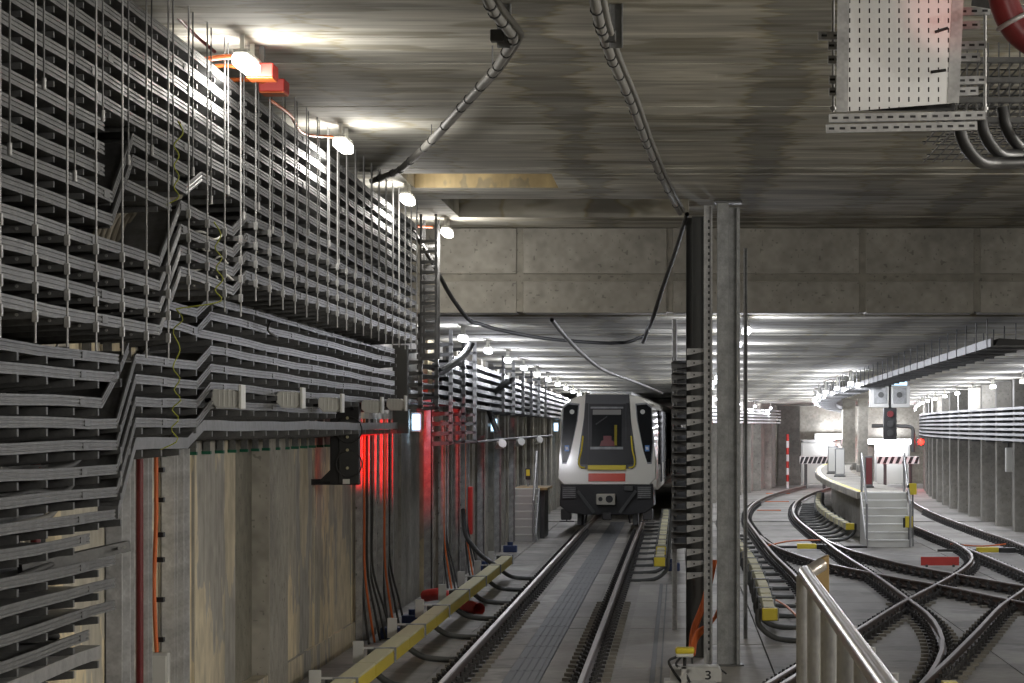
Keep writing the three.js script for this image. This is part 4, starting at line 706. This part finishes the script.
    panel('blue_sticker', [[s * 1.1 - 0.06, 2.24], [s * 1.1 + 0.06, 2.24], [s * 1.1 + 0.06, 2.08], [s * 1.1 - 0.06, 2.08]].reverse(), M({ c: [0.1, 0.25, 0.6], rough: 0.4 }), 0.045);
    panel('sticker_mark', [[s * 1.1 - 0.045, 2.2], [s * 1.1 + 0.03, 2.2], [s * 1.1 + 0.045, 2.12], [s * 1.1 - 0.03, 2.12]].reverse(), mat.white, 0.052);
  }
  // skirt, coupler, running gear
  mesh('underframe', extrude([[-1.24, 1.16], [-1.27, 0.6], [-1.05, 0.42], [-0.6, 0.36], [0.6, 0.36], [1.05, 0.42], [1.27, 0.6], [1.24, 1.16]].reverse(), 2.2, 0.02).translate(0, 0, -0.05), mat.black, t);
  for (const s of [-1, 1]) { const gr = mesh('grille', rbox(s * 0.83, s * 1.22, 0.78, 1.12, -0.03, 0.05, 0.01), mat.darkArm, t); for (let k = 0; k < 6; k++) mesh('slat', box(s * 0.85, s * 1.2, 0.81 + k * 0.052, 0.83 + k * 0.052, -0.05, -0.03), mat.steelGrey, gr);
    mesh('brace', bar(V(s * 0.8, 1.0, -0.06), V(s * 0.35, 0.4, -0.06), 0.06, 0.08), mat.darkArm, t);
    mesh('wheel', new THREE.CylinderGeometry(0.42, 0.42, 0.14, 28).rotateZ(Math.PI / 2).translate(s * 0.752, 0.42, -1.6), mat.clip, t); mesh('rail_guard', rbox(s * 0.7, s * 0.82, 0.06, 0.4, 0.3, 0.36, 0.01), mat.darkArm, t); }
  for (const s of [-1, 1]) { mesh('gear_box', rbox(s * 0.98, s * 1.26, 0.2, 0.5, 0.05, 0.5, 0.03), mat.clip, t); mesh('step_iron', [bar(V(s * 1.3, 0.16, 0.1), V(s * 0.9, 0.16, 0.1), 0.03, 0.03), bar(V(s * 1.1, 0.16, 0.1), V(s * 1.1, 0.4, 0.1), 0.03, 0.03)], mat.clip, t); mesh('sand_pipe', cyl(V(s * 0.62, 0.1, 0.7), V(s * 0.55, 0.5, 0.7), 0.03, 8), mat.clip, t); }
  mesh('axle', cyl(V(-0.75, 0.42, 1.6), V(0.75, 0.42, 1.6), 0.08, 12), mat.clip, t); mesh('tow_bar', rbox(-0.12, 0.12, 0.2, 0.4, -0.1, 0.8, 0.03), mat.clip, t);
  mesh('coupler', [rbox(-0.28, 0.24, 0.62, 0.92, -0.3, 0.1, 0.02)], M({ c: [0.42, 0.40, 0.34], rough: 0.5, metal: 0.3 }), t);
  mesh('coupler_cone', [cyl(V(0.08, 0.78, -0.31), V(0.08, 0.78, -0.2), 0.1, 16), cyl(V(-0.16, 0.78, -0.33), V(-0.16, 0.78, -0.25), 0.06, 12)], mat.black, t);
  mesh('cable_socket', rbox(0.46, 0.72, 1.0, 1.14, -0.1, 0.1, 0.02), mat.darkArm, t);
  // side: dark window and door band
  const sideGlass = M({ c: [0.014, 0.015, 0.016], rough: 0.75 });
  for (let k = 0, e = 2.0; e < 36; k++) { const l = k % 2 ? 1.5 : 3.2; mesh(k % 2 ? 'door' : 'side_glazing', box(1.36, 1.4, k % 2 ? 1.15 : 1.7, 3.2, e, e + l - 0.12), k % 2 ? mat.darkArm : sideGlass, t); e += l; }
  mesh('roof_duct', [rbox(-0.6, 0.6, 3.6, 3.76, 3, 30, 0.05)], mat.steelGrey, t);
}

// ---------- island platform, stairs and what stands on it ----------
{
  const lx = d => 4.5 + bend(d, 0.0009), rx = d => 5.72 + bend(d, RK2), ds = []; for (let d = 75; d <= 134; d += 3.5) ds.push(d);
  const p = struct('platform', null); p.name = 'island_platform'; p.userData = { label: 'pale island platform with a yellow edge line curving away behind the stairs', category: 'platform' };
  const cx = d => Math.max(lx(d) + 0.2, rx(d));
  for (let i = 0; i + 1 < ds.length; i++) {
    const a = ds[i], b = ds[i + 1] - 0.02;
    const hx = (x0a, x1a, x0b, x1b, y0, y1) => hexa([V(x0a, y0, a), V(x1a, y0, a), V(x1b, y0, b), V(x0b, y0, b), V(x0a, y1, a), V(x1a, y1, a), V(x1b, y1, b), V(x0b, y1, b)]);
    mesh('deck_slab', hx(lx(a), cx(a) + 0.1, lx(b), cx(b) + 0.1, 0.95, 1.12), mat.concretePale, p);
    mesh('edge_line', hx(lx(a) + 0.06, lx(a) + 0.2, lx(b) + 0.06, lx(b) + 0.2, 1.12, 1.124), mat.yellow, p);
    mesh('support_wall', hx(lx(a) + 0.6, cx(a) - 0.05, lx(b) + 0.6, cx(b) - 0.05, -0.2, 0.95), mat.concrete, p);
  }
  stairs('platform_stairs', 'pale stairs with handrails leading up to the island platform', 4.58, 5.72, 73, 7, 0.186, 0.29, 0, { tread: mat.white, riser: mat.plasticPale, side: mat.plasticGrey, rails: [4.62, 5.68] });
  // yellow call boxes
  [[913, 489, 73.6, 'on the stair handrail'], [909, 522, 73, 'low by the stairs']].forEach(([x, y, d, w]) => { const q = at(x, y, d), b = thing('call_box', 'yellow box ' + w, 'box', null, [q.x, q.y, d]); mesh('body', rbox(-0.09, 0.09, -0.14, 0.14, 0, 0.12, 0.015), mat.yellow, b); mesh('black_side', rbox(-0.14, -0.09, -0.14, 0.1, 0.02, 0.1, 0.01), mat.black, b); mesh('post', box(-0.02, 0.02, -q.y - 0.18, -0.14, 0.05, 0.09), mat.zinc, b); });
  // signal and loudspeaker boxes hanging over the platform
  const d = 78, sg = thing('hanging_signal', 'black three-lamp signal hanging over the platform below the twin grey boxes', 'signal', null, [at(890, 0, d).x, 0, d]);
  mesh('mast', box(-0.04, 0.04, at(0, 412, d).y, c2(d) + 0.1, 0.02, 0.1), mat.black, sg);
  mesh('head', rbox(-0.17, 0.17, at(0, 440, d).y, at(0, 408, d).y, -0.1, 0.15, 0.02), mat.black, sg);
  for (const y of [414, 424, 433]) mesh('lens', cyl(V(0, at(0, y, d).y, -0.1), V(0, at(0, y, d).y, -0.16), 0.085, 14), y === 414 ? mat.pipeRed : mat.rubber, sg);
  const sp = thing('speaker_pair', 'pair of grey square loudspeaker boxes hanging over the platform', 'loudspeaker', null, [at(890, 0, d).x, at(0, 396, d).y, d]);
  for (const s of [-1, 1]) { const b = mesh('cabinet', rbox(s * 0.03, s * 0.52, -0.3, 0.26, -0.05, 0.3, 0.02), mat.plasticGrey, sp); mesh('front', rbox(s * 0.08, s * 0.42, -0.2, 0.22, -0.075, -0.05, 0.015), mat.steelGrey, b); mesh('cone', cyl(V(s * 0.24, 0.03, -0.08), V(s * 0.24, 0.03, -0.1), 0.075, 16), mat.darkArm, b); }
  mesh('hanger', box(-0.03, 0.03, 0.2, c2(d) - at(0, 396, d).y + 0.05, 0.0, 0.06), mat.black, sp);
  const bs = thing('lit_sign', 'small pale blue lit sign under the low ceiling', 'sign', null, [at(899, 0, 90).x, at(0, 383, 90).y, 90]);
  mesh('face', rbox(-0.24, 0.24, -0.07, 0.07, 0, 0.02, 0.006), mat.glowBlue, bs); mesh('case', rbox(-0.27, 0.27, -0.09, 0.09, 0.02, 0.12, 0.01), mat.plasticGrey, bs);
  const bl = new THREE.RectAreaLight(0xaad4ff, 1.5, 0.48, 0.14); bl.position.set(at(899, 0, 90).x, at(0, 383, 90).y, -89.96); bl.lookAt(at(899, 0, 90).x, at(0, 383, 90).y, -80); bl.name = 'sign_light'; scene.add(bl);
  // posts and cabinets on the platform
  [[869, 456, 480, 80, 'grey', 0.2], [840, 448, 476, 97, 'dark', 0.3], [833, 446, 470, 103, 'grey', 0.35]].forEach(([x, y0, y1, d2, c, w]) => { const q = at(x, y1, d2), b = thing('platform_cabinet', 'slim ' + c + ' cabinet on the platform ' + (d2 < 90 ? 'near the stairs' : d2 < 100 ? 'beside the far lights' : 'behind another cabinet'), 'cabinet', null, [q.x, 1.12, d2]); const h = Math.max(0.5, at(0, y0, d2).y - 1.12); mesh('body', rbox(-w / 2, w / 2, 0, h, 0, 0.3, 0.02), c === 'grey' ? mat.zinc : mat.steelGrey, b); mesh('door', rbox(-w / 2 + 0.02, w / 2 - 0.02, 0.1, h - 0.05, -0.02, 0, 0.006), d2 < 90 ? mat.pipeRed : mat.plasticGrey, b); mesh('plinth', rbox(-w / 2 - 0.03, w / 2 + 0.03, 0, 0.05, -0.03, 0.33, 0.005), mat.darkArm, b); });
  // columns in the middle of the far hall
  [[849, 405, 485, 128, 0.55], [863, 400, 480, 122, 0.4]].forEach(([x, y0, y1, d2, w]) => { const t = thing('concrete_column', 'pale concrete column rising from the far end of the platform', 'column', 'far platform columns', [at(x, 0, d2).x, 0, d2]); mesh('shaft', rbox(-w / 2, w / 2, 0.9, c2(d2), 0, w, 0.02), mat.concretePale, t); mesh('base', rbox(-w / 2 - 0.05, w / 2 + 0.05, 0.9, 1.2, -0.05, w + 0.05, 0.02), mat.concrete, t); });
  const pc = thing('concrete_column', 'broad concrete pillar at the far end of the curved track', 'column', null, [at(789, 0, 150).x, 0, 150]);
  mesh('shaft', rbox(-0.55, 0.55, -0.18, 4.2, 0, 1, 0.02), mat.concrete, pc); mesh('base', rbox(-0.6, 0.6, -0.18, 0.2, -0.05, 1, 0.02), mat.concrete, pc);
  const wr = thing('marker_post', 'red and white striped post at the end of the divider wall', 'post', null, [at(777, 0, 142).x + 0.5, 0, 142]);
  for (let k = 0; k < 8; k++) mesh('band', cyl(V(0, -0.18 + k * 0.32, 0), V(0, 0.14 + k * 0.32, 0), 0.07, 10), k % 2 ? mat.red : mat.white, wr);
  // buffer stops
  [[815, 141, 0.72, 'on the curved track'], [898, 141, 1.0, 'on the track along the finned wall']].forEach(([x, d2, w, l]) => {
    const t = thing('buffer_stop', 'black and white striped buffer stop ' + l, 'buffer stop', null, [at(x, 0, d2).x, 0, d2]), y = at(0, 464, d2).y;
    mesh('beam', rbox(-w, w, y, y + 0.36, 0, 0.2, 0.01), mat.white, t);
    for (let k = -3; k < 4; k += 1) { const q = k * w / 3.4; mesh('stripe', extrude([[q - 0.13, 0.02], [q + 0.02, 0.02], [q + 0.15, 0.34], [q, 0.34]].map(([a, b]) => [Math.max(-w, Math.min(w, a)), b + y]), 0.01).translate(0, 0, 0.012), mat.black, t); }
    for (const s of [-0.6, 0.6]) mesh('post', box(s * w - 0.07, s * w + 0.07, -0.18, y, 0.05, 0.2), mat.darkArm, t);
  });
  // far lights and doors
  [[833, 437, 0.9, 'above the left far door'], [887, 442, 1.3, 'above the right far door']].forEach(([x, y, w, l]) => {
    const q = at(x, y, 153.5), t = thing('flood_lamp', 'bright white floodlight on the far wall ' + l, 'lamp', null, [q.x, q.y, 153.5]);
    mesh('face', rbox(-w, w, -0.1, 0.14, 0, 0.1, 0.02), mat.glowCool, t); mesh('case', rbox(-w - 0.05, w + 0.05, -0.14, 0.18, 0.1, 0.4, 0.02), mat.plasticGrey, t);
    const pl = new THREE.PointLight(COOL, 16); pl.position.set(q.x, q.y, q.z + 0.35); pl.shadow.radius = 8; pl.name = numbered('flood_light'); scene.add(pl);
  });
  [[818, 450, 490, 0.75], [893, 455, 490, 0.8]].forEach(([x, y0, y1, w], i) => { const q = at(x, y1, 153), t = thing('steel_door', i ? 'pale steel door under the right far floodlight' : 'pale grey steel door behind the striped buffer', 'door', null, [q.x, -0.18, 153.6]); mesh('leaf', rbox(-w, w, 0, 2.1, 0, 0.1, 0.02), mat.plasticPale, t); mesh('frame', [box(-w - 0.1, -w, 0, 2.2, -0.05, 0.3), box(w, w + 0.1, 0, 2.2, -0.05, 0.3), box(-w - 0.1, w + 0.1, 2.1, 2.25, -0.05, 0.3)], mat.plasticGrey, t); mesh('handle', box(w - 0.2, w - 0.1, 0.95, 1.05, -0.06, 0), mat.darkArm, t); });
  // red lamp on the wall end, and its pipe
  [[921, 442, 138, 'on the finned wall', 16, 0.14], [844, 442, 153.6, 'beside the left floodlight', 1, 0.1]].forEach(([x, y, d2, l, cd, r]) => {
    const q = at(x, y, d2), t = thing('red_lamp', 'glowing red warning lamp ' + l, 'lamp', null, [q.x, q.y, d2]);
    mesh('lens', new THREE.SphereGeometry(r, 18, 12), mat.glowRed, t); mesh('housing', rbox(-0.16, 0.16, -0.16, 0.16, 0.1, 0.35, 0.03), mat.darkArm, t);
    const pl = new THREE.PointLight(0xff1208, cd); pl.position.copy(q).setZ(q.z + 0.3); pl.shadow.radius = 5; pl.name = numbered('red_light'); scene.add(pl);
  });
  cab([at(872, 426, 136), at(900, 426, 136), at(912, 428, 136), at(913, 440, 136), at(913, 452, 136)], 0.09, 'dark brown pipe bending down by the red lamp', mat.darkArm);
  // overhead cable tray following the platform curve with lamps
  const ox = d3 => 4.85 + bend(d3, RK * 0.8), ot = thing('overhead_tray', 'overhead cable tray hung from the low ceiling curving along the platform', 'cable tray');
  const pts = []; for (let q = 43.5; q < 142; q += 3) pts.push(V(ox(q), c2(q) - 0.42, q));
  mesh('side_rail', sweep([[-0.3, 0], [-0.27, 0], [-0.27, 0.12], [-0.3, 0.12]].reverse(), pts), mat.zinc, ot); mesh('side_rail', sweep([[0.27, 0], [0.3, 0], [0.3, 0.12], [0.27, 0.12]].reverse(), pts), mat.zinc, ot);
  mesh('tray_floor', sweep([[-0.28, 0], [0.28, 0], [0.28, 0.015], [-0.28, 0.015]].reverse(), pts), mat.zinc, ot);
  mesh('cable_fill', sweep([[-0.24, 0.015], [0.24, 0.015], [0.2, 0.1], [-0.18, 0.12]].reverse(), pts), mat.rubber, ot);
  for (let q = 44; q < 140; q += 1.6) mesh('hanger_rod', [box(ox(q) - 0.31, ox(q) - 0.29, c2(q) - 0.44, c2(q) + 0.03, q, q + 0.02), box(ox(q) + 0.29, ox(q) + 0.31, c2(q) - 0.44, c2(q) + 0.03, q, q + 0.02), box(ox(q) - 0.31, ox(q) + 0.31, c2(q) - 0.45, c2(q) - 0.42, q, q + 0.03)], mat.zinc, ot);
  for (let q = 76; q < 138; q += 6.5) lamp(ox(q) - 0.45, c2(q) - 0.3, q, LAMP.island, Math.atan2(-(ox(q + 1) - ox(q - 1)), 2), 'batten lamps along the overhead tray', nth(Math.round((q - 76) / 6.5) + 1) + ' glowing lamp past the grey boxes along the overhead tray', 1);
}
{ // trays on the finned wall
  for (let k = 0; k < 7; k++) {
    const t = thing('cable_tray', ordinal[k] + ' cable tray along the finned right wall', 'cable tray', 'trays on the finned wall'), pts = [];
    for (let d = 60; d < 152; d += 3) pts.push(V(rightX(d) - 0.25, H - 0.42 + k * 0.145, d));
    mesh('side_rail', sweep([[-0.3, 0], [-0.28, 0], [-0.28, 0.07], [-0.3, 0.07]].reverse(), pts), mat.zinc, t);
    mesh('tray_floor', sweep([[-0.29, 0], [0.2, 0], [0.2, 0.01], [-0.29, 0.01]].reverse(), pts), mat.zinc, t);
  }
  const arm = armGeo(0.6, 0.06, 0.06, 0.06);
  for (let d = 70.4; d < 150; d += 4.7) { const t = thing('wall_bracket', 'bracket carrying the trays of the finned right wall', 'bracket', 'brackets of the finned wall', [rightX(d), 0, d + 0.6]); mesh('post', box(-0.02, 0.1, H - 0.6, H + 0.62, 0, 0.06), mat.zinc, t); for (let k = 0; k < 7; k++) put('arm', arm, mat.zincDark, t, 0.08, H - 0.425 + k * 0.145, 0); }
  const b = thing('cabinet', 'pale beige wall cabinet between fins of the right wall', 'cabinet', null, [at(1013, 0, 86).x, 1.45, 86]);
  mesh('wall_plate', box(0.2, 0.42, 0.1, 0.6, 0.05, 0.2), mat.plasticGrey, b);
  mesh('body', rbox(-0.2, 0.2, 0, 0.7, 0, 0.25, 0.02), mat.plasticPale, b); mesh('door', rbox(-0.17, 0.17, 0.04, 0.66, -0.02, 0, 0.006), mat.plasticPale, b); mesh('conduit', cyl(V(-0.12, 0.7, 0.1), V(-0.12, 1.4, 0.1), 0.03, 8), mat.darkArm, b);
}

// ---------- foreground: walkway under the camera and its handrail ----------
{
  const w = thing('walkway', 'concrete service walkway end that carries the handrail', 'walkway');
  mesh('deck', rbox(-0.55, 0.62, 0.95, 1.1, -7.9, 11.6, 0.02), mat.concrete, w); mesh('support_wall', box(-0.35, 0.42, -0.2, 0.95, -7.9, 11.2), mat.concrete, w);
  const X = 0.475, y = 2.22, hr = thing('handrail', 'round silver steel handrail with close tubular posts in the foreground', 'handrail');
  mesh('top_rail', tube([V(X - 0.03, y - 0.03, 4), V(X - 0.015, y - 0.01, 8), V(X, y, 10.9), V(X + 0.005, y + 0.0, 11.25), V(X + 0.03, y - 0.01, 11.45), V(X + 0.08, y + 0.02, 11.5)], 0.027, 60, 14), M({ c: [0.38, 0.35, 0.32], rough: 0.3, metal: 0.75 }), hr);
  for (const d of [11.25, 10.3, 9.35, 8.4, 7.6, 6.8]) mesh('post', cyl(V(X + 0.0, 1.1, d), V(X, y - 0.01, d), 0.028, 16), mat.zincPale, hr);
  const bd = thing('wooden_board', 'narrow splintered wooden board standing behind the handrail end', 'board', null, [at(823, 0, 11.9).x, 1.1, 11.9]);
  mesh('plank', extrude([[-0.03, 0], [-0.035, 1.12], [0.0, 1.145], [0.022, 1.155], [0.03, 0]], 0.09, 0.002), mat.wood, bd); mesh('dark_face', extrude([[-0.04, 0], [-0.045, 1.11], [-0.03, 1.12], [-0.026, 0]], 0.1), mat.woodDark, bd);
  mesh('cleat', rbox(-0.03, 0.03, 0.0, 0.06, -0.02, 0.12, 0.005), mat.woodDark, bd);
}
// ---------- cable tray drop under the ceiling at the right, cables, red pipe ----------
{
  const d = 15.2, p = at(842, 112, d), q = at(957, -60, d), t = thing('perforated_tray', 'perforated steel tray sheet hanging upright below the ceiling', 'cable tray');
  mesh('sheet', extrude([[p.x, p.y], [p.x + 0.015, C1 - 0.02], [q.x + 0.03, C1 - 0.02], [at(953, 0, d).x, at(0, 103, d).y]].reverse(), 0.006).translate(0, 0, -d), mat.slots, t);
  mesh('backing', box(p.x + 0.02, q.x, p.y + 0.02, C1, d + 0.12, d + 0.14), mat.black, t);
  mesh('edge', [bar(V(p.x, p.y, d), V(p.x + 0.015, C1 - 0.02, d), 0.012, 0.06), bar(at(953, 103, d), V(q.x + 0.03, C1 - 0.02, d), 0.012, 0.06)], mat.zincPale, t);
  const tie = [at(935, 32, d - 0.01), at(948, 28, d - 0.01)], tie2 = [at(931, 72, d - 0.01), at(946, 70, d - 0.01)];
  for (const a of [tie, tie2]) mesh('cable_tie', cyl(a[0], a[1], 0.008, 6), mat.black, t);
  const strut = (x0, x1, y, dd, label, tilt = -3) => {
    const a = at(x0, y, dd), b = at(x1, y + tilt, dd), s = thing('slotted_strut', label, 'strut');
    mesh('strut_channel', [bar(a, b, 0.04, 0.042)], mat.zincPale, s);
    const n = Math.max(2, Math.round(a.distanceTo(b) / 0.055)), hole = merge(rbox(-0.014, 0.014, -0.006, 0.006, -0.0225, -0.0195, 0.001));
    for (let k = 0; k < n; k++) { const c = a.clone().lerp(b, (k + 0.5) / n); put('slot', hole, mat.black, s, c.x, c.y, -c.z); }
  };
  strut(826, 977, 129, d - 0.0, 'lower slotted strut below the perforated sheet');
  strut(829, 985, 118.5, d - 0.0, 'upper slotted strut below the perforated sheet');
  [[957, 986, 81, 'third'], [957, 978, 92, 'second'], [957, 986, 46, 'fifth'], [957, 980, 58, 'fourth'], [958, 990, 12, 'seventh'], [958, 980, 26, 'sixth']].forEach(([x0, x1, y, w]) => strut(x0, x1, y, d + 0.3, w + ' short strut beside the perforated sheet, counted upward', -1));
  [[828, 842, 46], [828, 842, 60], [829, 842, 80], [829, 842, 92], [818, 842, 36]].forEach(([x0, x1, y], i) => strut(x0, x1, y, d + 0.4, ordinal[4 - i] + ' dim strut stub behind the sheet edge', 0));
  for (const [x, dd] of [[985, d + 0.3], [833, d + 0.4]]) { const r = thing('threaded_rod', x > 900 ? 'threaded rod right of the perforated sheet' : 'threaded rod left of the perforated sheet', 'rod'); mesh('rod', cyl(at(x, 112, dd), at(x, 0, dd).setY(C1), 0.008, 8), mat.zincPale, r); mesh('nut', cyl(at(x, 110, dd), at(x, 107, dd), 0.018, 6), mat.zincPale, r); }
  // wire mesh trays behind, to the right
  for (let k = 0; k < 4; k++) {
    const y = at(0, 120 - k * 20, 17).y, b = thing('mesh_tray', ordinal[k] + ' dark wire mesh tray right of the perforated sheet', 'cable tray');
    mesh('edge_wire', bar(V(1.58, y, 17), V(2.6, y, 17), 0.03, 0.03), mat.zincDark, b);
    mesh('mesh_floor', Array.from({ length: 16 }, (_, i) => box(1.6 + i * 0.06, 1.608 + i * 0.06, y - 0.02, y - 0.012, 17, 19.5)).concat(Array.from({ length: 8 }, (_, i) => box(1.58, 2.6, y - 0.02, y - 0.012, 17 + i * 0.33, 17.01 + i * 0.33))), mat.zincDark, b);
    mesh('mesh_side', Array.from({ length: 17 }, (_, i) => box(1.58 + i * 0.06, 1.588 + i * 0.06, y, y + 0.1, 17, 17.01)), mat.zincDark, b);
  }
  for (const [k, l] of [[0, 'outer'], [1, 'middle'], [2, 'inner']]) cab([at(958 + k * 22, 115 - k * 4, 16.4 + k * 0.3), at(962 + k * 22, 138 - k * 6, 16.4 + k * 0.3), at(975 + k * 20, 158 - k * 8, 16.5 + k * 0.3), at(1000 + k * 15, 163 - k * 8, 16.8 + k * 0.3), at(1060, 160 - k * 10, 17.2 + k * 0.3)], 0.036, l + ' black cable bending below the wire mesh trays', mat.black);
  const rp = thing('red_pipe', 'dark red pipe with a steel clamp near the ceiling', 'pipe');
  mesh('pipe', tube([at(1000, -30, 14.8), at(1005, 5, 14.8), at(1018, 30, 14.8), at(1045, 50, 14.8)], 0.075, 20, 16), mat.pipeRed, rp);
  const c = at(1012, 22, 14.8); mesh('clamp', new THREE.TorusGeometry(0.078, 0.012, 8, 24).rotateX(Math.PI / 2).rotateZ(0.5).translate(c.x, c.y, c.z), mat.zincPale, rp);
  mesh('support', bar(at(1024, 10, 14.9), at(975, 2, 15.4), 0.04, 0.04), mat.zincDark, rp);
  // red signal just outside the view, the source of the red patch on the sheet and the handrail
  const s = thing('rail_signal', 'red rail signal standing beside the walkway', 'signal', null, [2.0, 0, 9]);
  mesh('mast', cyl(V(0, -0.18, 0), V(0, 3.0, 0), 0.05, 10), mat.steelGrey, s); mesh('head', rbox(-0.15, 0.15, 2.9, 3.7, -0.1, 0.1, 0.02), mat.black, s); mesh('lens', cyl(V(-0.05, 3.5, 0.1), V(-0.05, 3.5, 0.14), 0.09, 18), mat.glowRed, s);
  const sl = new THREE.SpotLight(0xff1a10, 22, 0, 0.045, 1); sl.position.set(1.95, 3.5, -9.2); sl.target.position.copy(at(948, 6, d)); sl.shadow.radius = 3; sl.name = 'red_beam'; scene.add(sl, sl.target);
}

scene.traverse(o => { if (o.isMesh) { o.castShadow = true; o.receiveShadow = true; } if (o.isLight) o.castShadow = true; });
renderer.render(scene, camera);
